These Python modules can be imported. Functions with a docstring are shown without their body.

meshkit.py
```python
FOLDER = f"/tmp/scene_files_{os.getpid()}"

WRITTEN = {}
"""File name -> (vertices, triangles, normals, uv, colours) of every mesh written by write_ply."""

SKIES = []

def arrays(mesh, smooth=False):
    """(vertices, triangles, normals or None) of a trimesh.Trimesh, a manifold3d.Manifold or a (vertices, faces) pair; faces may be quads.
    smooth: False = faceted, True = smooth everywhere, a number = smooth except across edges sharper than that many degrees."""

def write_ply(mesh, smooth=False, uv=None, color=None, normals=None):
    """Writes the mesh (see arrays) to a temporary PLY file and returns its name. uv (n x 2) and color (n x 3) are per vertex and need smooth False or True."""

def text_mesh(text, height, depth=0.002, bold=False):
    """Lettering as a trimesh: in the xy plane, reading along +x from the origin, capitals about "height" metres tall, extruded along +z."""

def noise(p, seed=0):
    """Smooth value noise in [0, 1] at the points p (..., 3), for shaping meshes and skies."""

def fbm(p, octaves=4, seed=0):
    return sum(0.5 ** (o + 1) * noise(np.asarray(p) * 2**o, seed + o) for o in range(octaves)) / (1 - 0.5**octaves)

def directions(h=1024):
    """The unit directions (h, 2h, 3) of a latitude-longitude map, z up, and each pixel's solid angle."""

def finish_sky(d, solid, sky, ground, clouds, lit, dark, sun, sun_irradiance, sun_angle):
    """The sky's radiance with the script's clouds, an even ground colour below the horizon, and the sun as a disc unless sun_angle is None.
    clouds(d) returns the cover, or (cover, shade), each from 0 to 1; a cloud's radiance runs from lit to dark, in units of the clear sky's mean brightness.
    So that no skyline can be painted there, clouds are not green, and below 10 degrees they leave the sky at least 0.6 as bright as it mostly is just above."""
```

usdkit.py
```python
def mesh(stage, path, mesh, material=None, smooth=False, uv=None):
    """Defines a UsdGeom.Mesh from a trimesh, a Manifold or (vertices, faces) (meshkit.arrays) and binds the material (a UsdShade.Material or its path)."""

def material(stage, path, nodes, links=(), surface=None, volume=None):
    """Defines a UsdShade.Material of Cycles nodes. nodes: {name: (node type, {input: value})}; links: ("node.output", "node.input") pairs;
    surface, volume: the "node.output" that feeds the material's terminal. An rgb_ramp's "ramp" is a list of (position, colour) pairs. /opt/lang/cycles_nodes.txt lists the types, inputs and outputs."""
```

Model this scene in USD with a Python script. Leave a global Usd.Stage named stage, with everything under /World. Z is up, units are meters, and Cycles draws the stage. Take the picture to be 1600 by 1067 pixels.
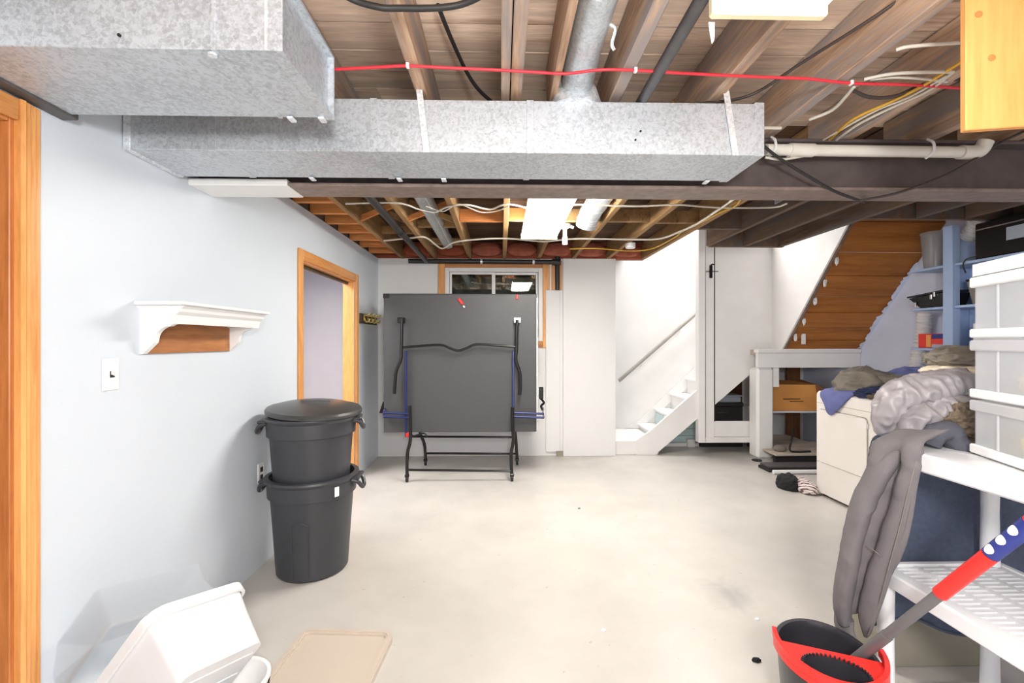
import math, random
import numpy as np
import trimesh
import manifold3d as m3
from shapely.geometry import Polygon, box as sbox, Point
from pxr import Usd, UsdGeom, UsdLux, Gf
import usdkit, meshkit

stage = Usd.Stage.CreateInMemory()
UsdGeom.SetStageUpAxis(stage, UsdGeom.Tokens.z)
UsdGeom.SetStageMetersPerUnit(stage, 1.0)
stage.SetDefaultPrim(UsdGeom.Xform.Define(stage, '/World').GetPrim())
UsdGeom.Scope.Define(stage, '/World/Looks')
rnd = random.Random(7)

# ------------------------------------------------------------------ camera
EYE = (0.0, 0.0, 1.36)
YAW = math.degrees(math.atan(17 / 711.1))
cam = UsdGeom.Camera.Define(stage, '/World/camera')
cam.AddTranslateOp().Set(Gf.Vec3d(*EYE))
cam.AddRotateXYZOp().Set(Gf.Vec3f(90, 0, -YAW))
cam.CreateFocalLengthAttr(16.0)
cam.CreateHorizontalApertureAttr(36.0)
cam.CreateVerticalApertureAttr(24.0)
cam.CreateClippingRangeAttr(Gf.Vec2f(0.05, 100))
cam.CreateExposureAttr(0.72)

# ------------------------------------------------------------------ lights out of view: photographer's flash, stairwell and next room lamps, added rear fill
def sphere_light(name, loc, r, power, col=(1, 1, 1)):
    l = UsdLux.SphereLight.Define(stage, '/World/' + name)
    l.AddTranslateOp().Set(Gf.Vec3d(*loc))
    l.CreateRadiusAttr(r)
    l.CreateIntensityAttr(power)
    l.CreateColorAttr(Gf.Vec3f(*col))

def rect_light(name, loc, w, h, power, col=(1, 1, 1), rot=(0, 0, 0)):
    l = UsdLux.RectLight.Define(stage, '/World/' + name)
    l.AddTranslateOp().Set(Gf.Vec3d(*loc))
    l.AddRotateXYZOp().Set(Gf.Vec3f(*rot))
    l.CreateWidthAttr(w)
    l.CreateHeightAttr(h)
    l.CreateIntensityAttr(power)
    l.CreateColorAttr(Gf.Vec3f(*col))

sphere_light('camera_flash', (0.22, -0.55, 1.70), 0.16, 105.0, (1.0, 0.985, 0.965))
rect_light('rear_room_lamp', (0.9, -1.3, 2.30), 1.6, 1.2, 5.0, (1.0, 0.985, 0.96))  # added fill behind the camera, evens out the near half
rect_light('stairwell_lamp', (2.35, 5.75, 3.9), 1.0, 0.6, 30.0, (1.0, 0.98, 0.95))  # out of view above the stairs, placed to light the white stair wall
rect_light('next_room_lamp', (-2.15, 3.6, 2.25), 0.5, 0.9, 24.0, (1.0, 0.97, 0.95))  # out of view, placed to brighten the room past the wide opening
LAMP_STRENGTH = 7.0
FAR_LAMP_STRENGTH = 36.0

# ------------------------------------------------------------------ pixel -> metres (the photograph as a survey)
_psi = math.atan(17 / 711.1)
_R = np.array([math.cos(_psi), -math.sin(_psi), 0]); _F = np.array([math.sin(_psi), math.cos(_psi), 0]); _U = np.array([0, 0, 1.0])
def P(px, py, **k):
    d = _F + _R * (px - 800) / 711.1 - _U * (py - 533.5) / 711.1
    a, v = list(k.items())[0]
    i = 'XYZ'.index(a)
    return np.array(EYE) + (v - EYE[i]) / d[i] * d

# ------------------------------------------------------------------ materials
def lin(c):
    return tuple((x / 255 / 12.92) if x / 255 <= 0.04045 else ((x / 255 + 0.055) / 1.055) ** 2.4 for x in c)

def plain(name, c, rough=0.5, metal=0.0, spec=0.5, noise=0.06, nscale=6.0, bump=0.0, bscale=200.0, rnd_amt=0.0, extra=None):
    c = np.array(lin(c))
    nodes = {'tc': ('geometry', {}), 'n': ('noise_texture', {'scale': nscale, 'detail': 4.0}),
             'r': ('rgb_ramp', {'ramp': [(0.25, tuple(c * (1 - noise))), (0.75, tuple(np.minimum(c * (1 + noise), 1)))]}),
             'p': ('principled_bsdf', dict(roughness=rough, metallic=metal, specular_ior_level=spec, **(extra or {})))}
    links = [('tc.position', 'n.vector'), ('n.fac', 'r.fac')]
    out = 'r.color'
    if rnd_amt:
        nodes['oi'] = ('object_info', {})
        nodes['mr'] = ('map_range', {'from_min': 0.0, 'from_max': 1.0, 'to_min': 1 - rnd_amt, 'to_max': 1 + rnd_amt})
        nodes['hsv'] = ('hsv', {})
        links += [('oi.random', 'mr.value'), ('mr.result', 'hsv.value'), (out, 'hsv.color')]
        out = 'hsv.color'
    links.append((out, 'p.base_color'))
    if bump:
        nodes['bn'] = ('noise_texture', {'scale': bscale, 'detail': 3.0})
        nodes['b'] = ('bump', {'strength': bump, 'distance': 0.002})
        links += [('tc.position', 'bn.vector'), ('bn.fac', 'b.height'), ('b.normal', 'p.normal')]
    return usdkit.material(stage, '/World/Looks/' + name, nodes, links, surface='p.BSDF')

def wood(name, dark, light, axis='x', rough=0.6, scale=9.0, rnd_amt=0.12, stain=None, spec=0.3):
    d, l = lin(dark), lin(light)
    sc = {'x': (0.09, 1, 1), 'y': (1, 0.09, 1), 'z': (1, 1, 0.09)}[axis]
    nodes = {'tc': ('geometry', {}), 'm': ('mapping', {'scale': tuple(scale * s for s in sc)}),
             'oi': ('object_info', {}), 'cx': ('combine_xyz', {}), 'mm': ('math', {'math_type': 'multiply', 'value2': 37.0}),
             'va': ('vector_math', {'math_type': 'add'}),
             'n': ('noise_texture', {'scale': 1.0, 'detail': 6.0, 'roughness': 0.6, 'distortion': 0.8}),
             'n2': ('noise_texture', {'scale': 9.0, 'detail': 2.0}),
             'mx': ('math', {'math_type': 'multiply_add', 'value2': 0.35, 'value3': 0.0}),
             'ad': ('math', {'math_type': 'add'}),
             'r': ('rgb_ramp', {'ramp': [(0.42, d), (0.62, tuple((np.array(d) + np.array(l)) / 2)), (0.86, l)]}),
             'mr': ('map_range', {'to_min': 1 - rnd_amt, 'to_max': 1 + rnd_amt}), 'hsv': ('hsv', {}),
             'b': ('bump', {'strength': 0.25, 'distance': 0.004}),
             'p': ('principled_bsdf', {'roughness': rough, 'specular_ior_level': spec})}
    links = [('tc.position', 'm.vector'), ('oi.random', 'mm.value1'), ('mm.value', 'cx.x'), ('mm.value', 'cx.y'), ('m.vector', 'va.vector1'), ('cx.vector', 'va.vector2'),
             ('va.vector', 'n.vector'), ('va.vector', 'n2.vector'), ('n2.fac', 'mx.value1'), ('n.fac', 'ad.value1'), ('mx.value', 'ad.value2'), ('ad.value', 'r.fac'),
             ('oi.random', 'mr.value'), ('mr.result', 'hsv.value'), ('hsv.color', 'p.base_color'), ('n.fac', 'b.height'), ('b.normal', 'p.normal')]
    src = 'r.color'
    if stain:                                                         # grey weathering in blotches
        nodes['sn'] = ('noise_texture', {'scale': 3.1, 'detail': 5.0, 'roughness': 0.65})
        nodes['sr'] = ('rgb_ramp', {'ramp': [(0.45, (0, 0, 0)), (0.62, (1, 1, 1))]})
        nodes['sm'] = ('mix', {'color2': lin(stain)})
        links += [('va.vector', 'sn.vector'), ('sn.fac', 'sr.fac'), ('sr.color', 'sm.fac'), (src, 'sm.color1')]
        nodes['sn'][1]['scale'] = 0.9
        src = 'sm.color'
    links.append((src, 'hsv.color'))
    return usdkit.material(stage, '/World/Looks/' + name, nodes, links, surface='p.BSDF')

def galvanised(name, base=(190, 196, 202), rough=0.38, metal=0.55):
    c = np.array(lin(base))
    nodes = {'tc': ('geometry', {}), 'v': ('voronoi_texture', {'scale': 95.0, 'detail': 2.0}), 'n': ('noise_texture', {'scale': 46.0, 'detail': 6.0, 'roughness': 0.75, 'distortion': 2.0}),
             'n3': ('noise_texture', {'scale': 3.0, 'detail': 3.0}),
             'bw': ('rgb_to_bw', {}), 'a': ('math', {'math_type': 'multiply_add', 'value2': 0.32}), 'h': ('math', {'math_type': 'multiply_add', 'value2': 0.7}), 'l': ('math', {'math_type': 'multiply', 'value2': 0.45}),
             'r': ('rgb_ramp', {'ramp': [(0.45, tuple(c * 0.66)), (0.70, tuple(c * 0.92)), (0.95, tuple(np.minimum(c * 1.25, 1)))]}),
             'rr': ('map_range', {'to_min': rough - 0.06, 'to_max': rough + 0.16}),
             'p': ('principled_bsdf', {'metallic': metal, 'specular_ior_level': 0.5})}
    links = [('tc.position', 'v.vector'), ('tc.position', 'n.vector'), ('tc.position', 'n3.vector'), ('v.color', 'bw.color'), ('bw.val', 'a.value1'), ('n3.fac', 'l.value1'), ('l.value', 'a.value3'), ('n.fac', 'h.value1'), ('a.value', 'h.value3'), ('h.value', 'r.fac'),
             ('r.color', 'p.base_color'), ('h.value', 'rr.value'), ('rr.result', 'p.roughness')]
    return usdkit.material(stage, '/World/Looks/' + name, nodes, links, surface='p.BSDF')

def translucent(name, c, amount=0.6, rough=0.25):
    nodes = {'t': ('transparent_bsdf', {'color': (0.97, 0.98, 0.99)}), 'p': ('principled_bsdf', {'base_color': lin(c), 'roughness': rough}),
             'tl': ('translucent_bsdf', {'color': lin(c)}), 'm1': ('mix_closure', {'fac': 0.45}), 'm': ('mix_closure', {'fac': 1 - amount})}
    return usdkit.material(stage, '/World/Looks/' + name, nodes, [('p.BSDF', 'm1.closure1'), ('tl.BSDF', 'm1.closure2'), ('t.BSDF', 'm.closure1'), ('m1.closure', 'm.closure2')], surface='m.closure')

def glow(name, c, s):
    return usdkit.material(stage, '/World/Looks/' + name, {'e': ('emission', {'color': lin(c), 'strength': s})}, [], surface='e.emission')

M = {}
# floor: worn painted concrete
M['floor'] = usdkit.material(stage, '/World/Looks/floor_paint', {
    'g': ('geometry', {}), 'n': ('noise_texture', {'scale': 1.3, 'detail': 6.0, 'roughness': 0.6}), 'n2': ('noise_texture', {'scale': 26.0, 'detail': 4.0}),
    'r': ('rgb_ramp', {'ramp': [(0.3, lin(186 - x for x in (0, 3, 10)) if False else lin((186, 182, 177))), (0.7, lin((199, 195, 189)))]}),
    'sp': ('rgb_ramp', {'ramp': [(0.0, (0, 0, 0)), (0.70, (0, 0, 0)), (0.74, (0.6, 0.6, 0.6))]}),
    'mx': ('mix', {'color2': lin((150, 142, 128))}),
    'd': ('vector_math', {'math_type': 'distance', 'vector2': (1.22, 2.42, 0.0)}), 'dn': ('noise_texture', {'scale': 7.0, 'detail': 3.0, 'distortion': 1.0}),
    'da': ('math', {'math_type': 'multiply_add', 'value2': 0.34}), 'dr': ('map_range', {'from_min': 0.16, 'from_max': 0.36, 'to_min': 0.55, 'to_max': 0.0, 'clamp': True}),
    'm2': ('mix', {'color2': lin((140, 140, 138))}),
    'rr': ('map_range', {'to_min': 0.22, 'to_max': 0.42}), 'b': ('bump', {'strength': 0.12, 'distance': 0.004}),
    'p': ('principled_bsdf', {'specular_ior_level': 0.45})},
    [('g.position', 'n.vector'), ('g.position', 'n2.vector'), ('n.fac', 'r.fac'), ('n2.fac', 'sp.fac'), ('r.color', 'mx.color1'), ('sp.color', 'mx.fac'),
     ('g.position', 'd.vector1'), ('g.position', 'dn.vector'), ('dn.fac', 'da.value1'), ('d.value', 'da.value3'), ('da.value', 'dr.value'), ('dr.result', 'm2.fac'), ('mx.color', 'm2.color1'),
     ('m2.color', 'p.base_color'), ('n.fac', 'rr.value'), ('rr.result', 'p.roughness'), ('n2.fac', 'b.height'), ('b.normal', 'p.normal')], surface='p.BSDF')
M['blue_wall'] = plain('pale_blue_wall_paint', (210, 218, 227), 0.45, noise=0.02, nscale=2, bump=0.15, bscale=90)
M['white_wall'] = plain('white_wall_paint', (232, 232, 232), 0.5, noise=0.02, nscale=2, bump=0.1, bscale=90)
M['stair_white'] = plain('stair_white_paint', (236, 235, 234), 0.4, noise=0.03, nscale=5)
M['blue_paint'] = plain('shelf_blue_paint', (166, 188, 224), 0.5, noise=0.04)
M['lilac_wall'] = plain('lilac_blue_wall', (214, 222, 243), 0.5, noise=0.03)
M['lav'] = plain('lavender_wall', (186, 190, 212), 0.5, noise=0.02)
M['pinkwhite'] = plain('pinkish_white_panel', (226, 220, 224), 0.5, noise=0.02)
M['grey_block'] = plain('grey_block_wall', (190, 192, 198), 0.8, noise=0.12, nscale=5, bump=0.3, bscale=60)
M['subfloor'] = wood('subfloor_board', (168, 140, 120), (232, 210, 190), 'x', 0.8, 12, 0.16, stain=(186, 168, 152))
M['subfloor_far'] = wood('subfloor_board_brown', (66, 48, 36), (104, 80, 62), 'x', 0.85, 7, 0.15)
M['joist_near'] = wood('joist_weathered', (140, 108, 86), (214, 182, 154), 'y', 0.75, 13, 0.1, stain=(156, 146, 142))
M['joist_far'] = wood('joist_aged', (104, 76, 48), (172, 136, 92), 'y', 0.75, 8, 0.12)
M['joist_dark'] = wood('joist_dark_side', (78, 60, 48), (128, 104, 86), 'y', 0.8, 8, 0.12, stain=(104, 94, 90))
M['block_orange'] = wood('blocking_orange', (176, 104, 52), (224, 152, 92), 'x', 0.7, 8, 0.1)
M['rim_red'] = wood('rim_reddish', (132, 62, 44), (172, 92, 66), 'x', 0.8, 8, 0.1)
M['casing'] = wood('oak_casing', (196, 128, 66), (232, 170, 104), 'z', 0.4, 16, 0.05, spec=0.45)
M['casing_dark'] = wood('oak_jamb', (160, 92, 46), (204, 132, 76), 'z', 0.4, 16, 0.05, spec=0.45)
M['casing_h'] = wood('oak_casing_level', (178, 112, 56), (222, 158, 92), 'y', 0.4, 16, 0.05, spec=0.45)
M['casing_x'] = wood('oak_casing_cross', (168, 104, 52), (204, 140, 80), 'x', 0.4, 16, 0.05, spec=0.45)
M['soffit'] = wood('soffit_pine', (134, 78, 30), (182, 116, 54), 'x', 0.5, 7, 0.08)
M['pine'] = wood('yellow_pine', (200, 134, 70), (226, 164, 98), 'z', 0.45, 8, 0.04)
M['pine_x'] = wood('brown_backboard', (138, 88, 54), (190, 128, 78), 'y', 0.5, 12, 0.05)
M['stud'] = wood('brown_stud', (96, 60, 36), (136, 92, 58), 'z', 0.7, 9, 0.08)
M['plywood'] = wood('grey_plywood', (166, 152, 138), (206, 194, 180), 'x', 0.7, 8, 0.06)
M['galv'] = galvanised('galvanised_sheet')
M['galv_round'] = galvanised('galvanised_pipe', (186, 192, 196), 0.3)
M['galv_bright'] = galvanised('galvanised_strap', (216, 220, 224), 0.4)
M['steel_beam'] = plain('brown_beam_paint', (96, 86, 84), 0.5, noise=0.2, nscale=14, bump=0.3, bscale=60)
M['beam_flange'] = plain('brown_flange_paint', (130, 114, 106), 0.5, noise=0.25, nscale=22, bump=0.3, bscale=60)
M['iron'] = plain('iron_pipe', (92, 90, 90), 0.45, 0.4, noise=0.2, nscale=20)
M['black_pipe'] = plain('black_drain_pipe', (46, 44, 44), 0.45, noise=0.15, nscale=15)
M['pvc'] = plain('white_pvc', (226, 222, 212), 0.4, noise=0.06, nscale=8)
M['red_cable'] = plain('red_cable', (226, 52, 66), 0.45, noise=0.05)
M['black_cable'] = plain('black_cable', (40, 38, 38), 0.5, noise=0.05)
M['brown_cable'] = plain('brown_cable', (66, 56, 52), 0.5, noise=0.05)
M['white_cable'] = plain('white_cable', (214, 208, 196), 0.5, noise=0.05)
M['yellow_cable'] = plain('yellow_cable', (226, 176, 62), 0.5, noise=0.05)
M['lamp'] = glow('lamp_lens', (255, 252, 246), LAMP_STRENGTH)
M['lamp_far'] = glow('lamp_lens_far', (255, 250, 240), FAR_LAMP_STRENGTH)
M['lamp_cap'] = plain('cream_lamp_cap', (240, 226, 188), 0.5)
M['white_plastic'] = plain('white_plastic', (236, 236, 236), 0.35, noise=0.01)
M['resin'] = plain('white_resin', (228, 229, 232), 0.4, noise=0.02)
M['white_enamel'] = plain('dryer_enamel', (236, 230, 224), 0.25, noise=0.01)
M['enamel_line'] = plain('dryer_seam', (150, 144, 140), 0.5)
M['bin'] = plain('charcoal_bin_plastic', (58, 59, 64), 0.42, noise=0.05, nscale=8, bump=0.1, bscale=300)
M['bin_lid'] = plain('charcoal_lid_plastic', (64, 64, 64), 0.3, noise=0.06, nscale=8)
M['table_board'] = plain('charcoal_table_board', (66, 66, 68), 0.55, noise=0.04, nscale=40)
M['black_metal'] = plain('black_metal_tube', (30, 29, 30), 0.25, 0.3, noise=0.05)
M['blue_metal'] = plain('navy_metal', (38, 48, 100), 0.35, 0.2, noise=0.05)
M['rubber'] = plain('black_rubber', (28, 28, 28), 0.6, noise=0.05)
M['dark_slot'] = plain('dark_slot', (34, 32, 32), 0.7, noise=0.1)
M['chrome'] = plain('chrome', (210, 210, 212), 0.2, 0.9, noise=0.02)
M['brass'] = plain('brass_hook', (206, 186, 120), 0.3, 0.7, noise=0.05)
M['dark_wood'] = wood('dark_board', (58, 48, 34), (84, 70, 50), 'y', 0.5, 10, 0.05)
M['grey_rail'] = plain('grey_handrail', (158, 154, 148), 0.45, noise=0.06)
M['red_plastic'] = plain('red_plastic', (228, 46, 40), 0.32, noise=0.03)
M['black_plastic'] = plain('black_plastic', (48, 48, 54), 0.3, noise=0.04)
M['grey_handle'] = plain('grey_mop_handle', (104, 102, 104), 0.4, noise=0.04)
M['label_blue'] = plain('label_navy', (40, 52, 128), 0.4)
M['label_white'] = plain('label_white', (236, 238, 240), 0.4)
M['beige_lid'] = plain('beige_plastic_lid', (198, 185, 172), 0.35, noise=0.02)
M['clear'] = translucent('clear_plastic', (236, 240, 244), 0.80, 0.12)
M['frosted'] = translucent('frosted_plastic', (240, 241, 244), 0.58, 0.3)
M['frosted_light'] = translucent('frosted_drawer', (240, 240, 243), 0.40, 0.3)
M['jacket_grey'] = plain('silver_grey_nylon', (148, 143, 146), 0.42, noise=0.12, nscale=9, bump=0.5, bscale=28)
M['jacket_olive'] = plain('grey_olive_cloth', (122, 115, 104), 0.7, noise=0.1, nscale=9, bump=0.3, bscale=120)
M['fur'] = plain('brown_fur', (112, 98, 82), 0.95, noise=0.4, nscale=30, bump=0.9, bscale=160)
M['hoodie'] = plain('grey_fleece', (110, 106, 108), 0.9, noise=0.08, nscale=14, bump=0.6, bscale=500)
M['hoodie_lining'] = plain('slate_fleece', (84, 86, 96), 0.9, noise=0.08, nscale=14, bump=0.5, bscale=400)
M['seam'] = plain('zip_tape', (122, 114, 110), 0.7)
M['navy'] = plain('navy_cloth', (98, 104, 156), 0.8, noise=0.1, nscale=10, bump=0.4, bscale=200)
M['navy_dark'] = plain('dark_blue_cloth', (44, 54, 88), 0.8, noise=0.1, nscale=10)
M['blanket'] = plain('dark_denim_blanket', (76, 84, 104), 0.95, noise=0.16, nscale=50, bump=0.6, bscale=350)
M['cream'] = plain('cream_cloth', (226, 212, 190), 0.8, noise=0.05)
M['yellow_paper'] = plain('pale_yellow_paper', (236, 214, 122), 0.7, noise=0.08, nscale=8)
M['cardboard'] = plain('cardboard', (226, 158, 84), 0.75, noise=0.06, nscale=6)
M['cardboard_side'] = plain('cardboard_shadow_flap', (176, 118, 64), 0.75, noise=0.06, nscale=6)  # darker copy of the cardboard, flap shade put into the colour
M['greycard'] = plain('grey_beige_card', (150, 144, 130), 0.8, noise=0.06)
M['brown_door'] = wood('dark_brown_board', (60, 38, 26), (90, 60, 40), 'x', 0.6, 8, 0.05)
M['black_drawer'] = plain('black_drawer', (42, 36, 36), 0.6, noise=0.1)
M['grey_blue'] = plain('blue_grey_plastic', (160, 168, 182), 0.5)
M['teal'] = plain('pale_teal_plastic', (192, 214, 216), 0.45)
M['sock_black'] = plain('black_cloth', (30, 30, 32), 0.9)
M['red_box'] = plain('red_carton', (222, 52, 44), 0.45)
M['smoke'] = translucent('grey_clear_bucket', (200, 200, 200), 0.55, 0.2)
M['hose'] = plain('white_vent_hose', (222, 220, 220), 0.5, noise=0.03)
M['outside'] = plain('window_well', (104, 112, 104), 0.9, noise=0.5, nscale=9)
M['insul'] = plain('pink_insulation', (168, 96, 76), 0.95, noise=0.25, nscale=12)
M['glass'] = usdkit.material(stage, '/World/Looks/window_glass', {'t': ('transparent_bsdf', {'color': (0.8, 0.83, 0.82)}), 'g': ('glossy_bsdf', {'roughness': 0.02, 'color': (1, 1, 1)}), 'f': ('fresnel', {'IOR': 1.9}), 'm': ('mix_closure', {})},
                             [('f.fac', 'm.fac'), ('t.BSDF', 'm.closure1'), ('g.BSDF', 'm.closure2')], surface='m.closure')
M['striped'] = usdkit.material(stage, '/World/Looks/striped_cloth', {'g': ('geometry', {}), 'w': ('wave_texture', {'scale': 14.0, 'distortion': 2.0, 'bands_direction': 'diagonal'}),
                               'r': ('rgb_ramp', {'ramp': [(0.3, lin((120, 92, 92))), (0.5, lin((226, 218, 214)))]}), 'p': ('principled_bsdf', {'roughness': 0.9})},
                               [('g.position', 'w.vector'), ('w.fac', 'r.fac'), ('r.color', 'p.base_color')], surface='p.BSDF')

# ------------------------------------------------------------------ prim helpers
used = {}
def numbered(parent, name):
    k = (parent, name)
    n = used.get(k, -1) + 1
    used[k] = n
    return f'{parent}/{name}' if n == 0 else f'{parent}/{name}_{n:03d}'

def tag(prim, label=None, cat=None, group=None, kind=None):
    for k, v in (('label', label), ('category', cat), ('group', group), ('kind', kind)):
        if v:
            prim.SetCustomDataByKey(k, v)
    return prim

def thing(name, label, cat, group=None, loc=(0, 0, 0), rz=0.0):
    x = UsdGeom.Xform.Define(stage, numbered('/World', name))
    if any(loc) or rz:
        x.AddTranslateOp().Set(Gf.Vec3d(*map(float, loc)))
        x.AddRotateZOp().Set(float(rz))
    return tag(x.GetPrim(), label, cat, group)

def structure(name, label=None):
    return tag(UsdGeom.Xform.Define(stage, numbered('/World', name)).GetPrim(), label, None, None, 'structure')

def part(parent, name, mesh, mat, smooth=False, label=None, kind=None):
    p = usdkit.mesh(stage, numbered(str(parent.GetPath()) if parent else '/World', name), mesh, M[mat] if isinstance(mat, str) else mat, smooth=smooth).GetPrim()
    return tag(p, label, None, None, kind)

def single(name, mesh, mat, label, cat, group=None, smooth=False):
    return tag(part(None, name, mesh, mat, smooth), label, cat, group)

# ------------------------------------------------------------------ mesh helpers
def hull(pts):
    return m3.Manifold.hull_points(np.asarray(pts, float))

def tm(m):
    if hasattr(m, 'to_mesh'):
        q = m.to_mesh()
        return trimesh.Trimesh(q.vert_properties[:, :3], q.tri_verts, process=False)
    return m

def bx(x0, x1, y0, y1, z0, z1, c=0.0):
    x0, x1 = min(x0, x1), max(x0, x1); y0, y1 = min(y0, y1), max(y0, y1); z0, z1 = min(z0, z1), max(z0, z1)
    if not c:
        m = trimesh.creation.box((x1 - x0, y1 - y0, z1 - z0))
        m.apply_translation(((x0 + x1) / 2, (y0 + y1) / 2, (z0 + z1) / 2))
        return m
    c = min(c, (x1 - x0) * .45, (y1 - y0) * .45, (z1 - z0) * .45)
    pts = []
    for a in range(3):
        lo, hi = [x0, y0, z0], [x1, y1, z1]
        for k in range(3):
            if k != a:
                lo[k] += c; hi[k] -= c
        pts += [(x, y, z) for x in (lo[0], hi[0]) for y in (lo[1], hi[1]) for z in (lo[2], hi[2])]
    return tm(hull(pts))

def cat(*ms):
    return trimesh.util.concatenate([tm(m) for m in ms])

def prism(poly, axis, a0, a1):
    """polygon in (Y,Z) for axis x, (X,Z) for axis y, (X,Y) for axis z"""
    if not isinstance(poly, Polygon):
        poly = Polygon(poly)
    m = trimesh.creation.extrude_polygon(poly, a1 - a0, engine='earcut')
    v = m.vertices.copy()
    if axis == 'x':
        v = np.stack([v[:, 2] + a0, v[:, 0], v[:, 1]], 1); f = m.faces
    elif axis == 'y':
        v = np.stack([v[:, 0], v[:, 2] + a0, v[:, 1]], 1); f = m.faces[:, ::-1]
    else:
        v = v + [0, 0, a0]; f = m.faces
    return trimesh.Trimesh(v, f, process=False)

def spline(pts, n=8):
    p = np.asarray(pts, float)
    q = np.vstack([2 * p[0] - p[1], p, 2 * p[-1] - p[-2]])
    out = []
    for i in range(1, len(q) - 2):
        for t in np.linspace(0, 1, n, endpoint=False):
            a, b, c, d = q[i - 1], q[i], q[i + 1], q[i + 2]
            out.append(0.5 * (2 * b + (c - a) * t + (2 * a - 5 * b + 4 * c - d) * t * t + (3 * b - a - 3 * c + d) * t ** 3))
    out.append(p[-1])
    return np.array(out)

def tube(pts, r, sides=10, flat=1.0):
    p = np.asarray(pts, float)
    r = np.broadcast_to(np.asarray(r, float), (len(p),))
    t = np.gradient(p, axis=0); t /= np.linalg.norm(t, axis=1, keepdims=True) + 1e-12
    ref = np.array([0, 0, 1.0]) if abs(t[0][2]) < 0.9 else np.array([1.0, 0, 0])
    a = np.cross(t[0], ref); a /= np.linalg.norm(a)
    A = []
    for i in range(len(p)):
        a = a - t[i] * (a @ t[i]); a /= np.linalg.norm(a) + 1e-12
        A.append(a)
    A = np.array(A); B = np.cross(t, A)
    ang = np.arange(sides) * 2 * np.pi / sides
    v = p[:, None] + r[:, None, None] * (np.cos(ang)[None, :, None] * A[:, None] + flat * np.sin(ang)[None, :, None] * B[:, None])
    v = np.vstack([v.reshape(-1, 3), p[0], p[-1]])
    n = len(p); f = []
    for i in range(n - 1):
        for j in range(sides):
            k = (j + 1) % sides
            f += [(i * sides + j, i * sides + k, (i + 1) * sides + k), (i * sides + j, (i + 1) * sides + k, (i + 1) * sides + j)]
    for j in range(sides):
        k = (j + 1) % sides
        f += [(n * sides, k, j), (n * sides + 1, (n - 1) * sides + j, (n - 1) * sides + k)]
    return trimesh.Trimesh(v, f, process=False)

def lathe(profile, n=48, sx=1.0, sy=1.0, at=(0, 0, 0)):
    """closed loop or axis-to-axis polyline of (r, z), counter-clockwise seen with r to the right"""
    pr = np.asarray(profile, float); m = len(pr)
    ang = np.arange(n) * 2 * np.pi / n
    v = np.stack([pr[None, :, 0] * np.cos(ang)[:, None] * sx, pr[None, :, 0] * np.sin(ang)[:, None] * sy, np.broadcast_to(pr[None, :, 1], (n, m))], -1).reshape(-1, 3)
    f = []
    closed = pr[0, 0] > 1e-9 or pr[-1, 0] > 1e-9
    for i in range(n):
        k = (i + 1) % n
        for j in range(m if closed else m - 1):
            l = (j + 1) % m
            f += [(i * m + j, k * m + j, k * m + l), (i * m + j, k * m + l, i * m + l)]
    t = trimesh.Trimesh(v + np.array(at), f, process=True)
    t.update_faces(t.nondegenerate_faces())
    return t

def ring(r0, r1, z0, z1, **k):
    return lathe([(r0, z0), (r1, z0), (r1, z1), (r0, z1)], **k)

def rrect(x0, x1, y0, y1, r, n=6):
    return sbox(x0 + r, y0 + r, x1 - r, y1 - r).buffer(r, quad_segs=n)

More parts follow.
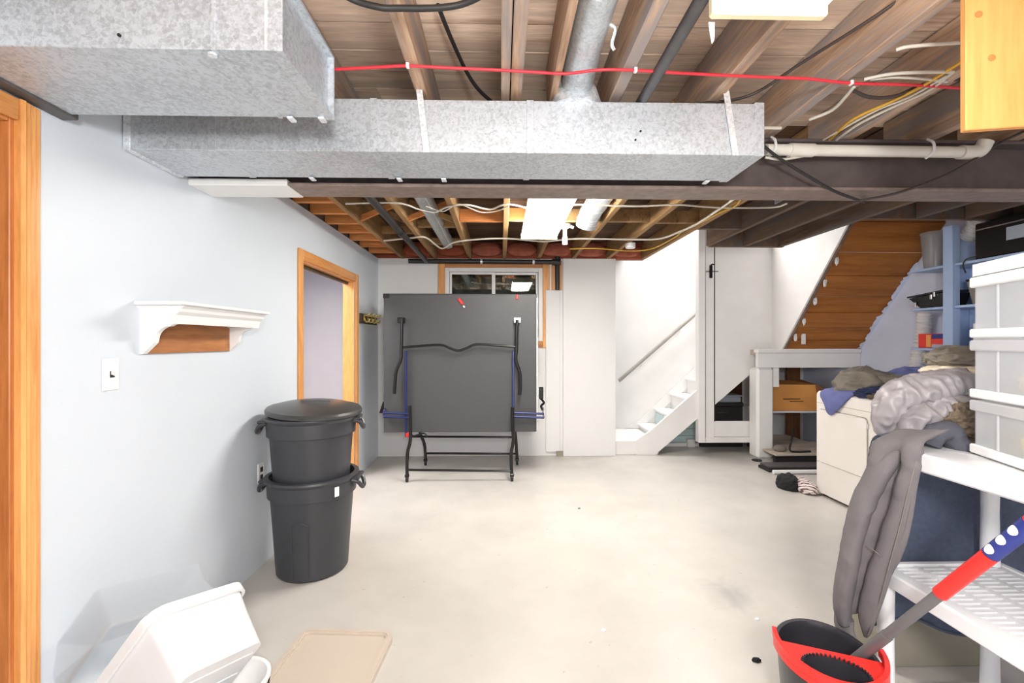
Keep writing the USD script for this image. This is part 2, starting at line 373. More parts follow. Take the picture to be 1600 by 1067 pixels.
def move(m, T=(0, 0, 0), rz=0, rx=0, ry=0, s=1.0):
    m = tm(m).copy()
    for ang, ax in ((rx, (1, 0, 0)), (ry, (0, 1, 0)), (rz, (0, 0, 1))):
        if ang:
            m.apply_transform(trimesh.transformations.rotation_matrix(math.radians(ang), ax))
    m.vertices = m.vertices * s + np.array(T)
    return m

def lump(c, size, seed=0, fold=0.12, freq=3.0, sub=5, flat=0.35, rz=0.0, ridge=True, oct_=2):
    """a heap of crumpled cloth: a flattened ball pushed in and out along ridges"""
    s = trimesh.creation.icosphere(sub)
    v = s.vertices.copy()
    q = v * freq + seed * 7.3
    a = meshkit.fbm(q, oct_, seed); b = meshkit.fbm(q * np.array([0.7, 1.4, 1.1]) + 3.1, oct_, seed + 5)
    if ridge:
        a = 1 - np.abs(2 * a - 1) * 2.2; b = 1 - np.abs(2 * b - 1) * 2.2
    d = 1 + fold * (a - 0.4) + 0.7 * fold * (b - 0.4)
    v = v * d[:, None]
    low = v[:, 2] < -flat
    v[low, 2] = -flat + (v[low, 2] + flat) * 0.05
    v = v * np.array(size)
    ca, sa = math.cos(math.radians(rz)), math.sin(math.radians(rz))
    v = np.stack([v[:, 0] * ca - v[:, 1] * sa, v[:, 0] * sa + v[:, 1] * ca, v[:, 2]], 1) + np.array(c)
    return trimesh.Trimesh(v, s.faces, process=False)

def limb(pts, rad, seed=0, wrinkle=0.12, flat=0.6, sides=48, n=20, wf=(22, 22, 26)):
    """a sleeve or a hanging flap: an oval tube with wrinkles"""
    c = spline(pts, n)
    rr = np.interp(np.linspace(0, 1, len(c)), np.linspace(0, 1, len(rad)), rad)
    t = tube(c, rr, sides, flat)
    v = t.vertices
    k = np.repeat(np.arange(len(c)), sides)
    core = c[k]
    d = v[:len(k)] - core
    q = v[:len(k)]
    w = meshkit.fbm(q * np.array(wf, float) + seed * 3.7, 2, seed)
    v[:len(k)] = core + d * (1 + wrinkle * (1 - np.abs(2 * w - 1) * 2 - 0.3))[:, None]
    t.vertices = v
    return t

# ================================================================== THE ROOM
LX, BY, RX = -1.455, 5.42, 4.18        # left wall, back wall, right wall
JB, SUB = 2.34, 2.545                  # joist bottoms, subfloor underside

fl = structure('floor')
part(fl, 'slab', bx(-3.2, 4.4, -2.4, 6.3, -0.12, 0.0), 'floor')
# left wall with the near door opening and the wide far opening
wl = structure('wall_left')
poly = Polygon([(-2.3, 0), (BY, 0), (BY, 2.345), (-2.3, 2.345)]).difference(sbox(0.58, -1, 1.40, 2.03)).difference(sbox(3.36, -1, 4.557, 1.965))
for g in getattr(poly, 'geoms', [poly]):
    part(wl, 'wallboard', prism(g, 'x', LX - 0.11, LX), 'blue_wall')
part(wl, 'sill_plate', bx(LX - 0.11, LX - 0.03, -2.3, BY, 2.345, SUB), 'joist_dark')
# back wall, left run with window opening
wb = structure('wall_back')
poly = Polygon([(-1.57, 0), (0.735, 0), (0.735, 2.345), (-1.57, 2.345)], [[(-0.66, 1.36), (0.49, 1.36), (0.49, 2.24), (-0.66, 2.24)]])
part(wb, 'wallboard', prism(poly, 'y', BY, BY + 0.10), 'white_wall')
part(wb, 'chase_panel', bx(0.53, 0.70, BY - 0.03, BY, 0.05, 1.97, 0.004), 'white_wall')
part(wb, 'chase_backing', bx(0.60, 0.725, BY - 0.012, BY, 1.97, 2.32), 'casing')
part(wb, 'wallboard', bx(0.735, 1.36, BY - 0.04, BY + 0.10, 0, 2.345, 0.003), 'white_wall')
part(wb, 'stair_side_board', bx(1.26, 1.36, BY + 0.10, 6.2, 0, 4.2), 'white_wall')
part(wb, 'stairwell_board', bx(1.26, 4.3, 6.2, 6.3, 0, 4.2), 'stair_white')
part(wb, 'header_board', bx(0.70, 1.72, BY - 0.02, BY + 0.08, 2.345, 4.2), 'rim_red')
part(wb, 'stairwell_top', bx(1.2, 4.3, 3.5, 6.3, 4.2, 4.25), 'white_wall')
part(wb, 'rim_board', bx(-1.57, 0.70, BY + 0.0, BY + 0.06, 2.345, SUB), 'rim_red')
part(wb, 'foundation_bolt_block', bx(0.655, 0.735, BY - 0.05, BY - 0.03, 0.0, 0.06), 'greycard')
wr = structure('wall_right')
part(wr, 'wallboard', bx(RX, RX + 0.1, -2.3, 6.3, 0, 4.2), 'lilac_wall')
wf = structure('wall_front')
part(wf, 'wallboard', bx(-1.57, RX, -2.4, -2.3, 0, SUB), 'white_wall')  # out of view behind the camera, closes the room so light bounces
# room beyond the wide opening
nr = structure('wall_next_room')
part(nr, 'wainscot', bx(-2.75, -2.65, 2.0, 6.2, 0, 1.55), 'pinkwhite')
part(nr, 'upper_board', bx(-2.76, -2.66, 2.0, 6.2, 1.55, SUB), 'lav')
part(nr, 'end_board', bx(-2.75, -1.57, 6.1, 6.2, 0, SUB), 'pinkwhite')
part(nr, 'near_board', bx(-2.75, -1.57, 1.45, 1.55, 0, SUB), 'pinkwhite')
part(nr, 'ceiling_board', bx(-2.75, -1.57, 1.45, 6.2, 2.4, 2.44), 'white_wall')
# the dark recess behind the near door frame
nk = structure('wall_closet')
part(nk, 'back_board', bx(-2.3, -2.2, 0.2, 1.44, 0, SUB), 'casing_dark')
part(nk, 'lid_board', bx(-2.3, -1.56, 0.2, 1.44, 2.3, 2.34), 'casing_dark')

# ------------------------------------------------------------------ ceiling: planks, joists, blocking
ce = structure('ceiling')
pr = random.Random(3)
y = -2.3
while y < 5.42:
    w = pr.uniform(0.135, 0.16)
    if y > 2.2: w += 0.02
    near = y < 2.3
    spans = [(-1.56, 4.2)]
    if y + w / 2 > 4.64: spans = [(-1.56, 1.72)]
    elif y + w / 2 > 3.95: spans = [(-1.56, 1.72), (2.11, 2.92)]
    elif y + w / 2 > 3.55: spans = [(-1.56, 2.92)]
    dz = pr.uniform(-0.004, 0.004)
    if 1.10 < y + w / 2 < 1.30 and near: dz = -0.010
    for a, b in spans:
        cuts = [a] + ([pr.uniform(a + 0.8, b - 0.8)] if b - a > 2 else []) + [b]
        for c0, c1 in zip(cuts, cuts[1:]):
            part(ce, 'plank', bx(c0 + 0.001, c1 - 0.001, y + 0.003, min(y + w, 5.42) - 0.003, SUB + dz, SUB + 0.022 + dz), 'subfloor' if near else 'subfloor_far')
    y += w
part(ce, 'paper_layer', cat(bx(-2.8, 4.25, -2.4, 3.5, SUB + 0.03, SUB + 0.06), bx(-2.8, 1.70, 3.5, 6.2, SUB + 0.03, SUB + 0.06)), 'joist_dark')

NEAR = [(-1.13, .042), (-0.725, .042), (-0.338, .044), (0.0, .034), (0.038, .044), (0.440, .046), (0.842, .048), (1.255, .05), (1.655, .05), (2.07, .046), (2.48, .046), (2.89, .046), (3.3, .046), (3.7, .046), (4.1, .046)]
for x, w in NEAR:
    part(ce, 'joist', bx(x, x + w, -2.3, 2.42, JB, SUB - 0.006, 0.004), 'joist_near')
part(ce, 'nailing_strip', bx(0.195, 0.222, 0.6, 1.95, JB - 0.005, SUB - 0.006, 0.004), 'joist_near')
FAR = [-1.185, -0.80, -0.39, 0.018, 0.425, 0.835, 1.245, 1.675, 2.11, 2.50, 2.875, 3.30, 3.70, 4.10]
for x in FAR:
    y1 = BY if x < 1.70 else 4.64 if x < 2.9 else 3.55
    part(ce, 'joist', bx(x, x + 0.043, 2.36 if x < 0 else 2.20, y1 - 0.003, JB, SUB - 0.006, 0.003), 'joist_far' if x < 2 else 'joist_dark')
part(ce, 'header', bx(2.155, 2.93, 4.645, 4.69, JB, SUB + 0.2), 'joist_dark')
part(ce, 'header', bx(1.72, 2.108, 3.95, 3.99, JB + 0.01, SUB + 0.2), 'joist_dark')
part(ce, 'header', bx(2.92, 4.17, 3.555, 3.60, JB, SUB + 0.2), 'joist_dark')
# ladder of blocks along the left wall
for i, yy in enumerate((2.95, 3.25, 3.54, 3.84, 4.15, 4.46, 4.77, 5.10)):
    part(ce, 'blocking', bx(LX - 0.02, -1.188, yy, yy + 0.042, JB + 0.008, JB + 0.098, 0.003), 'block_orange')
# bridging rows
for a, b in zip(FAR[2:8], FAR[3:9]):
    yy = 3.78 + pr.uniform(-0.03, 0.03)
    if a < 1.6:
        part(ce, 'blocking', bx(a + 0.044, b - 0.001, yy, yy + 0.04, JB + 0.02, JB + 0.125, 0.003), 'block_orange' if a < 0.3 else 'joist_far')
def brace(p0, p1, w=0.03, h=0.045):
    p0, p1 = np.array(p0), np.array(p1)
    off = [np.array([0, dy, dz]) for dy in (0, w) for dz in (0, h)]
    return tm(hull([p + o for p in (p0, p1) for o in off]))
for a, b in ((FAR[0], FAR[1]), (FAR[1], FAR[2])):
    part(ce, 'bridging', brace((a + 0.045, 3.72, JB + 0.0), (b - 0.002, 3.72, SUB - 0.06)), 'block_orange')
    part(ce, 'bridging', brace((a + 0.045, 3.76, SUB - 0.06), (b - 0.002, 3.76, JB + 0.0)), 'joist_far')
for x0, x1, yy in ((-0.755, -0.395, 4.1), (-1.14, -0.805, 4.35), (-0.755, -0.395, 4.85)):
    part(ce, 'blocking', bx(x0, x1, yy, yy + 0.04, JB + 0.05, JB + 0.12, 0.003), 'joist_far')
for x0, x1 in zip(FAR[:7], FAR[1:8]):
    part(ce, 'insulation_batt', lump(((x0 + x1) / 2 + 0.02, BY - 0.06, JB + 0.10), (0.178, 0.05, 0.085), seed=int(x0 * 10) + 20, fold=0.06, sub=3, flat=0.9), 'insul' if x0 > -0.6 else 'rim_red', smooth=True)
part(ce, 'metal_plate', bx(2.07, 2.078, 3.1, 3.4, 2.40, 2.50), 'galv')

# ------------------------------------------------------------------ window 1
wn = structure('window_1')
def frame_parts(parent, name, x0, x1, z0, z1, w, y0, y1, mat, c=0.004, wb=None):
    wb = w if wb is None else wb
    part(parent, name, bx(x0, x0 + w, y0, y1, z0, z1, c), mat)
    part(parent, name, bx(x1 - w, x1, y0, y1, z0, z1, c), mat)
    part(parent, name, bx(x0 + w, x1 - w, y0, y1, z1 - w, z1, c), mat)
    part(parent, name, bx(x0 + w, x1 - w, y0, y1, z0, z0 + wb, c), mat)
for nm, m in (('casing', bx(-0.745, -0.665, BY - 0.022, BY, 1.285, 2.315, 0.004)), ('casing', bx(0.495, 0.575, BY - 0.022, BY, 1.285, 2.315, 0.004))):
    part(wn, nm, m, 'casing')
for z0 in (2.237, 1.285):
    part(wn, 'casing', bx(-0.665, 0.495, BY - 0.022, BY, z0, z0 + 0.078, 0.004), 'casing_x')
frame_parts(wn, 'frame', -0.665, 0.495, 1.362, 2.238, 0.05, BY - 0.012, BY + 0.06, 'white_plastic')
for x0, x1 in ((-0.612, -0.085), (-0.095, 0.442)):
    y0 = BY + 0.012 if x0 < -0.2 else BY + 0.034
    frame_parts(wn, 'sash', x0, x1, 1.415, 2.185, 0.026, y0, y0 + 0.02, 'white_plastic', 0.003)
    part(wn, 'pane', bx(x0 + 0.026, x1 - 0.026, y0 + 0.008, y0 + 0.012, 1.441, 2.159), 'glass')
part(wn, 'well_back', cat(bx(-0.9, 0.75, 5.95, 6.0, 1.1, 2.6), bx(-0.9, -0.86, 5.52, 5.95, 1.1, 2.6), bx(0.70, 0.74, 5.52, 5.95, 1.1, 2.6), bx(-0.9, 0.75, 5.52, 6.0, 1.1, 1.14), bx(-0.9, 0.75, 5.52, 6.0, 2.6, 2.64)), 'outside')

# ------------------------------------------------------------------ doors in the left wall
d1 = structure('door_1')
xs = LX
prof = [(1.395, LX), (1.395, LX + 0.020), (1.407, LX + 0.024), (1.411, LX + 0.016), (1.425, LX + 0.018), (1.429, LX + 0.012), (1.446, LX + 0.014), (1.450, LX + 0.009), (1.464, LX + 0.009), (1.464, LX)]
part(d1, 'casing', prism([(x, y) for y, x in prof], 'z', 0.0, 2.085), 'casing')
part(d1, 'jamb', bx(LX - 0.11, LX, 1.382, 1.398, 0.0, 2.03, 0.002), 'casing_dark')
part(d1, 'stop', bx(LX - 0.11, LX - 0.055, 1.362, 1.381, 0.0, 2.03, 0.003), 'casing')
part(d1, 'head_jamb', bx(LX - 0.11, LX, 0.58, 1.38, 2.012, 2.028, 0.002), 'casing_h')
part(d1, 'head_casing', bx(LX, LX + 0.018, 0.5, 1.395, 2.02, 2.085, 0.004), 'casing_h')
d2 = structure('door_2')
part(d2, 'casing', bx(LX, LX + 0.018, 3.284, 3.352, 0, 2.03, 0.004), 'casing')
part(d2, 'casing', bx(LX, LX + 0.018, 4.565, 4.640, 0, 2.03, 0.004), 'casing')
part(d2, 'casing', bx(LX, LX + 0.018, 3.352, 4.565, 1.955, 2.03, 0.004), 'casing_h')
part(d2, 'jamb', bx(LX - 0.11, LX, 4.540, 4.556, 0, 1.963, 0.002), 'casing')
part(d2, 'jamb', bx(LX - 0.11, LX, 3.361, 3.377, 0, 1.963, 0.002), 'casing')
part(d2, 'head_jamb', bx(LX - 0.11, LX, 3.378, 4.539, 1.947, 1.963, 0.002), 'casing_h')
part(d2, 'door_track', bx(LX - 0.085, LX - 0.055, 3.378, 4.539, 1.925, 1.946, 0.002), 'dark_wood')
part(d2, 'stop_moulding', bx(LX - 0.11, LX - 0.088, 3.378, 4.539, 1.932, 1.946, 0.002), 'casing_h')

# ------------------------------------------------------------------ beam
bm = thing('beam', 'dark brown steel beam spanning the whole ceiling right behind the galvanised duct', 'beam')
BB = 2.09
part(bm, 'web', bx(LX + 0.0, RX, 2.225, 2.255, BB + 0.014, JB - 0.018), 'steel_beam')
part(bm, 'bottom_flange', bx(-1.0, RX, 2.155, 2.325, BB, BB + 0.016, 0.004), 'beam_flange')
part(bm, 'top_flange', bx(LX, RX, 2.155, 2.325, JB - 0.018, JB - 0.002, 0.004), 'steel_beam')
part(bm, 'painted_end', bx(LX, -1.0, 2.15, 2.33, BB - 0.002, BB + 0.03, 0.003), 'stair_white', label='white painted end of the beam at the left wall')

# ------------------------------------------------------------------ staircase behind the back wall line
st = thing('staircase', 'white painted basement staircase with landing and open pine underside', 'stairs')
FAR_Y = 6.195
n_tr = 5
rise, run, x0, z0 = 0.205, 0.22, 1.89, 0.244
part(st, 'bottom_platform', bx(1.362, 1.88, BY + 0.0, FAR_Y, 0.0, 0.17, 0.004), 'stair_white')
for i in range(n_tr):
    xx, zz = x0 + run * i, z0 + rise * i
    part(st, 'tread', bx(xx - 0.025, xx + run + 0.01, BY + 0.045, FAR_Y, zz - 0.034, zz, 0.008), 'stair_white')
    part(st, 'riser', bx(xx + 0.0, xx + 0.016, BY + 0.045, FAR_Y, (zz - rise if i else 0.0) + 0.001, zz - 0.035), 'stair_white')
part(st, 'riser', bx(2.985, 3.0, BY + 0.045, FAR_Y, 1.065, 1.235), 'stair_white')
part(st, 'skirt_board', prism([(1.70, 0.18), (1.86, 0.262), (2.98, 1.306), (3.0, 1.30), (3.0, 1.1), (1.9, 0.17)], 'y', FAR_Y - 0.014, FAR_Y), 'stair_white')
part(st, 'stringer', prism([(1.62, 0.0), (1.845, 0.0), (2.357, 0.43), (2.357, 0.775), (1.79, 0.285), (1.62, 0.175)], 'y', BY - 0.005, BY + 0.035), 'stair_white')
part(st, 'door_post', bx(2.357, 2.437, BY - 0.045, BY + 0.05, 0.15, 2.75, 0.004), 'stair_white')
part(st, 'door_strip', bx(2.452, 2.556, BY - 0.02, BY + 0.0, 0.145, 2.75, 0.003), 'stair_white')
part(st, 'slot', bx(2.437, 2.452, BY - 0.012, BY - 0.002, 0.20, 2.75), 'dark_slot')
part(st, 'slot', bx(2.556, 2.570, BY - 0.012, BY - 0.002, 0.40, 2.75), 'dark_slot')
part(st, 'side_panel', prism([(2.57, 0.60), (3.11, 1.06), (3.29, 1.06), (3.29, 2.8), (2.57, 2.8)], 'y', BY - 0.01, BY + 0.02), 'stair_white')
part(st, 'kick_board', bx(2.556, 3.15, BY - 0.01, BY + 0.015, 0.215, 0.40, 0.002), 'stair_white')
part(st, 'toe_board', bx(2.44, 3.15, BY - 0.022, BY + 0.018, 0.145, 0.212, 0.003), 'stair_white')
LY = 5.20
part(st, 'corner_post', cat(bx(2.965, 3.165, LY, LY + 0.19, 0, 1.055, 0.025)), 'stair_white')
part(st, 'post_bracket', bx(3.166, 3.235, LY + 0.02, LY + 0.06, 0.83, 1.055, 0.003), 'stair_white')
part(st, 'landing_fascia', bx(2.965, RX - 0.003, LY - 0.01, LY + 0.04, 1.057, 1.225, 0.003), 'stair_white')
part(st, 'landing_cap', bx(2.955, RX - 0.003, LY - 0.03, LY + 0.06, 1.226, 1.27, 0.006), 'stair_white')
part(st, 'landing_deck', bx(3.0, RX - 0.003, LY + 0.06, FAR_Y, 1.20, 1.262), 'plywood')
sl = lambda z: LY + 0.0 - (z - 1.27) * (1.03 / 1.22)                # soffit line Y at height z
part(st, 'flight_panel', prism([(BY - 0.01, 1.27), (LY + 0.02, 1.27), (sl(2.75) + 0.02, 2.75), (BY - 0.01, 2.75)], 'x', 3.265, 3.295), 'stair_white')
part(st, 'flight_edge', prism([(LY + 0.02, 1.275), (LY - 0.02, 1.275), (sl(2.75) - 0.02, 2.75), (sl(2.75) + 0.02, 2.75)], 'x', 3.284, 3.297), 'joist_dark')
edges = [1.272, 1.375, 1.515, 1.672, 1.845, 2.03, 2.235, 2.48, 2.74]
for i, (a, b) in enumerate(zip(edges, edges[1:])):
    o = 0.012 * (i % 2) + pr.uniform(-0.003, 0.003)
    ya, yb = sl(a) + o, sl(b) + o
    part(st, 'soffit_plank', prism([(ya, a + 0.003), (yb, b - 0.003), (yb + 0.03, b + 0.015), (ya + 0.03, a + 0.02)], 'x', 3.298, RX - 0.002), 'soffit')
for k, (zz, xx) in enumerate(((1.42, 3.32), (1.60, 3.315), (1.80, 3.318), (1.98, 3.314), (2.17, 3.317))):
    part(st, 'plaster_smear', lump((xx + 0.01, sl(zz) - 0.002, zz), (0.016, 0.010, 0.05), seed=k, fold=0.5, sub=2, flat=2), 'stair_white')
part(st, 'cleat', bx(3.40, 3.44, sl(1.40) - 0.03, sl(1.40) - 0.012, 1.33, 1.47), 'stair_white')
# ragged edge where the blue wall paint laps onto the planks
edge = []
for zz in np.linspace(1.28, 2.15, 46):
    edge.append((RX - 0.004 - max(0.005, 0.035 + 0.022 * pr.uniform(-1, 1) + 0.02 * math.sin(zz * 17)), zz))
lap = []
for xx, zz in edge: lap.append((xx, sl(zz) - 0.0035, zz))
vv, ff = [], []
for i, (xx, yy, zz) in enumerate(lap):
    vv += [(xx, yy, zz), (RX - 0.003, yy, zz), (xx, yy + 0.003, zz), (RX - 0.003, yy + 0.003, zz)]
for i in range(len(lap) - 1):
    a, b = 4 * i, 4 * i + 4
    ff += [(a, a + 1, b + 1), (a, b + 1, b), (a + 2, b + 2, b + 3), (a + 2, b + 3, a + 3), (a, b, b + 2), (a, b + 2, a + 2)]
part(st, 'paint_lap', trimesh.Trimesh(vv, ff, process=False), 'lilac_wall')
part(st, 'latch', cat(bx(2.495, 2.530, BY - 0.032, BY - 0.021, 2.12, 2.275, 0.003), bx(2.455, 2.60, BY - 0.034, BY - 0.022, 2.195, 2.203), tube(spline([(2.515, BY - 0.028, 2.26), (2.525, BY - 0.03, 2.285), (2.55, BY - 0.03, 2.28)], 5), 0.008, 6)), 'black_metal', label='black latch on the narrow white door strip')
part(st, 'stud', bx(3.84, 4.02, 6.02, 6.06, 0.0, 1.19, 0.003), 'stud')
part(st, 'toe_block', bx(2.40, 2.50, 5.80, 5.86, 0.0, 0.10, 0.003), 'stair_white')
hr = thing('handrail', 'slim grey handrail climbing the bright white stair wall', 'handrail')
a, b = P(967, 595, Y=6.12), P(1094, 484, Y=6.12)
b2 = b + (b - a) * 0.5
part(hr, 'rail', tube([a, b, b2], 0.024, 12), 'grey_rail', smooth=True)
for t in (0.28, 0.75, 1.2):
    q = a + (b - a) * t
    part(hr, 'bracket', tube(spline([q + [0, 0, -0.02], q + [0, 0.02, -0.06], [q[0], 6.195, q[2] - 0.075]], 5), 0.008, 8), 'stair_white')

# ================================================================== DUCTS AND PIPES
DZ0, DZ1 = 2.10, 2.305
d = thing('metal_duct', 'long rectangular galvanised duct running crosswise in front of the beam', 'duct')
part(d, 'body', bx(-1.45, 1.035, 1.785, 2.076, DZ0, DZ1, 0.002), 'galv')
part(d, 'end_flange', bx(1.005, 1.045, 1.781, 2.08, DZ0 - 0.004, DZ1 + 0.004, 0.002), 'galv')
part(d, 'end_flange', bx(-1.452, -1.425, 1.781, 2.08, DZ0 - 0.004, DZ1 + 0.004, 0.002), 'galv_bright')
for x in (-1.13, -0.51, 0.10):
    part(d, 'seam', bx(x, x + 0.028, 1.7815, 2.079, DZ0 - 0.003, DZ1 + 0.002, 0.001), 'galv')
def strap(x0, x1):
    return (prism([(x1, DZ0 - 0.004), (x1 + 0.024, DZ0 - 0.004), (x0 + 0.024, JB + 0.045), (x0, JB + 0.045)], 'y', 1.7775, 1.7805))
for x0, x1 in ((-0.336, -0.302), (0.872, 0.915)):
    part(d, 'hanger_strap', strap(x0, x1), 'galv_bright')
for x in (-0.47, -0.27, 0.93, -0.86):
    part(d, 'screw_tab', bx(x, x + 0.022, 2.05, 2.09, DZ0 - 0.012, DZ0 - 0.005, 0.002), 'galv_bright')
for x, z in ((0.55, 2.19), (0.53, 2.155)):
    part(d, 'screw', tube([(x, 1.786, z), (x, 1.781, z)], 0.004, 8), 'dark_slot')
d = thing('metal_duct', 'big near galvanised duct with open flanged end at the upper left wall', 'duct')
part(d, 'body', bx(-1.45, -0.572, 1.17, 1.52, DZ0, DZ1 + 0.02, 0.002), 'galv')
part(d, 'end_flange', prism(Polygon([(1.165, DZ0 - 0.005), (1.526, DZ0 - 0.005), (1.526, DZ1), (1.165, DZ1)], [[(1.172, DZ0 + 0.004), (1.518, DZ0 + 0.004), (1.518, DZ1 - 0.008), (1.172, DZ1 - 0.008)]]), 'x', -0.59, -0.553), 'galv')
part(d, 'overlap_strip', bx(-0.60, -0.572, 1.1665, 1.1695, DZ0 - 0.003, DZ1 + 0.02, 0.001), 'galv_bright')
part(d, 'seam', bx(-0.735, -0.722, 1.1665, 1.524, DZ0 - 0.003, DZ1 + 0.02, 0.001), 'galv')
part(d, 'screw', tube([(-0.74, 1.185, DZ0 - 0.002), (-0.74, 1.185, DZ0 - 0.008)], 0.011, 10), 'galv_bright')
part(d, 'screw', tube([(-0.96, 1.171, 2.13), (-0.96, 1.165, 2.13)], 0.004, 8), 'dark_slot')
for x in (-0.70, -0.60):
    part(d, 'screw_tab', bx(x, x + 0.02, 1.50, 1.534, DZ0 - 0.012, DZ0 - 0.004, 0.002), 'galv_bright')
part(d, 'wall_seal', bx(-1.454, -1.40, 1.15, 1.545, DZ0 - 0.008, DZ0 + 0.03, 0.003), 'iron')  # dark strip along the wall under the duct

d = thing('round_duct', 'thick round galvanised pipe entering the top of the rectangular duct', 'duct')
part(d, 'pipe', tube([(0.292, 0.5, 2.425), (0.297, 1.1, 2.425), (0.300, 1.62, 2.42), (0.302, 1.80, 2.385)], 0.062, 28), 'galv_round', smooth=40)
part(d, 'collar', tube([(0.2925, 1.30, 2.425), (0.2927, 1.335, 2.425)], 0.0645, 28), 'galv_bright', smooth=40)
part(d, 'boot', tm(hull([(0.302 + .075 * math.cos(a), 1.80 + .05 * math.sin(a), 2.37 + 0.07 * math.sin(a) + .0) for a in np.linspace(0, 6.28, 20)] + [(x, yy, DZ1 + 0.001) for x in (0.20, 0.40) for yy in (1.80, 2.0)] + [(0.302 + .075 * math.cos(a), 1.95, 2.42) for a in np.linspace(0, 3.14, 8)])), 'galv_bright', smooth=40)
part(d, 'damper_tab', tube(spline([(0.362, 1.50, 2.41), (0.378, 1.50, 2.395), (0.372, 1.52, 2.36), (0.382, 1.53, 2.345)], 5), 0.006, 6), 'galv_bright')

d = thing('round_duct', 'shiny straight galvanised pipe running back between far ceiling joists', 'duct')
part(d, 'pipe', tube([(-0.575, 2.4, 2.43), (-0.575, 4.95, 2.43), (-0.575, 5.15, 2.50)], 0.064, 28), 'galv_round', smooth=40)
part(d, 'seam', tube([(-0.535, 2.4, 2.378), (-0.535, 4.95, 2.378)], 0.005, 6), 'galv_bright')
d = thing('round_duct', 'curved galvanised elbow pipe hanging right of the far ceiling light', 'duct')
pts = spline([(0.76, 2.35, 2.46), (0.76, 3.0, 2.46), (0.745, 3.45, 2.44), (0.715, 3.68, 2.385), (0.70, 3.75, 2.315)], 6)
part(d, 'pipe', tube(pts, 0.085, 24), 'galv_round', smooth=40)
for k in (13, 17, 20, 22):
    t = pts[k + 1] - pts[k]; t /= np.linalg.norm(t)
    part(d, 'crimp_ring', tube([pts[k] - t * .006, pts[k] + t * .006], 0.089, 24), 'galv_bright', smooth=40)

d = thing('iron_pipe', 'grey iron pipe running between the joists right of the thick round duct', 'pipe')
part(d, 'pipe', tube([(0.565, 0.4, 2.325), (0.565, 2.42, 2.325)], 0.021, 16), 'iron', smooth=40)
d = thing('drain_pipe', 'black pipe crossing above the window and dropping in the corner chase', 'pipe')
part(d, 'side_run', tube([(-0.87, 2.4, 2.32), (-0.87, 5.33, 2.295)], 0.027, 16), 'black_pipe', smooth=40)
part(d, 'cross_run', tube([(-1.08, 5.345, 2.30), (0.70, 5.345, 2.295)], 0.027, 16), 'black_pipe', smooth=40)
part(d, 'drop', tube([(0.665, 5.36, 2.36), (0.665, 5.36, 1.97)], 0.028, 16), 'black_pipe', smooth=40)
part(d, 'coupling', tube([(-0.87, 3.95, 2.308), (-0.87, 4.05, 2.306)], 0.035, 16), 'black_pipe', smooth=40)
part(d, 'coupling', tube([(0.60, 5.345, 2.295), (0.70, 5.345, 2.295)], 0.036, 16), 'black_pipe', smooth=40)
for x in (-0.23, 0.38):
    part(d, 'clamp', ring(0.0275, 0.032, -0.012, 0.012, n=16).apply_transform(trimesh.transformations.rotation_matrix(math.pi / 2, (0, 1, 0))).apply_translation((x, 5.345, 2.297)), 'galv_bright')
d = thing('plastic_pipe', 'cream white plastic pipe along the beam right of the rectangular duct', 'pipe')
a, b = P(1196, 234, Y=2.10), P(1500, 238, Y=2.115)
part(d, 'pipe', tube([a, b], 0.026, 18), 'pvc', smooth=40)
part(d, 'elbow', tube(spline([b, b + [0.06, 0.005, 0.002], b + [0.10, 0.0, 0.012], b + [0.115, -0.01, 0.05]], 6), 0.032, 18), 'pvc', smooth=40)
part(d, 'coupling', tube([a + (b - a) * .12, a + (b - a) * .24], 0.031, 18), 'pvc', smooth=40)
for t in (0.03, 0.83):
    q = a + (b - a) * t
    part(d, 'clip', tube(spline([q + [0, 0.0, 0.06], q + [0.0, -0.03, 0.03], q + [0, -0.03, -0.01], q + [-.01, 0.0, -0.032]], 5), 0.006, 6), 'white_plastic')

# ================================================================== CEILING LIGHTS
def fixture(label, x, y0, y1, z, lens='lamp'):
    t = thing('ceiling_light', label, 'ceiling light', None)
    w = 0.155
    zt = JB - 0.004
    part(t, 'pan', bx(x - 0.14, x + 0.14, y0 + 0.01, y1 - 0.01, zt - 0.022, zt, 0.004), 'white_plastic')
    pr_ = [(x - w, zt - 0.024), (x - w, z + 0.022), (x - w + 0.02, z + 0.004), (x - 0.02, z), (x, z + 0.005), (x + 0.02, z), (x + w - 0.02, z + 0.004), (x + w, z + 0.022), (x + w, zt - 0.024)]
    part(t, 'lens', prism(pr_, 'y', y0 + 0.03, y1 - 0.03), lens)
    for ya, yb in ((y0, y0 + 0.029), (y1 - 0.029, y1)):
        part(t, 'end_cap', bx(x - w - 0.006, x + w + 0.006, ya, yb, z - 0.004, zt - 0.023, 0.006), 'lamp_cap')
    return t
fixture('long fluorescent ceiling light with cream end cap on the far joists', 0.335, 2.75, 4.02, 2.262, 'lamp_far')
t = fixture('bright fluorescent ceiling light overhead at the top edge', 0.735, 0.0, 1.25, 2.255)
part(t, 'hanging_film', prism([(0.578, 2.25), (0.596, 2.25), (0.594, 2.20), (0.588, 2.19), (0.583, 2.215)], 'y', 1.255, 1.258), 'white_plastic')
t = thing('lamp_socket', 'white plastic fitting hanging right of the far ceiling light', 'light socket')
c = P(883, 362, Y=4.0)
part(t, 'body', lathe([(0, -0.115), (0.02, -0.115), (0.024, -0.11), (0.024, -0.05), (0.018, -0.04), (0.018, 0.02), (0.036, 0.03), (0.05, 0.055), (0.05, 0.065), (0, 0.065)], 20, at=c), 'white_plastic', smooth=30)
part(t, 'wing', tube(spline([c + [-0.075, 0, 0.045], c + [-0.03, 0, 0.055], c + [0.03, 0, 0.055], c + [0.075, 0, 0.035]], 5), 0.014, 10), 'white_plastic', smooth=30)
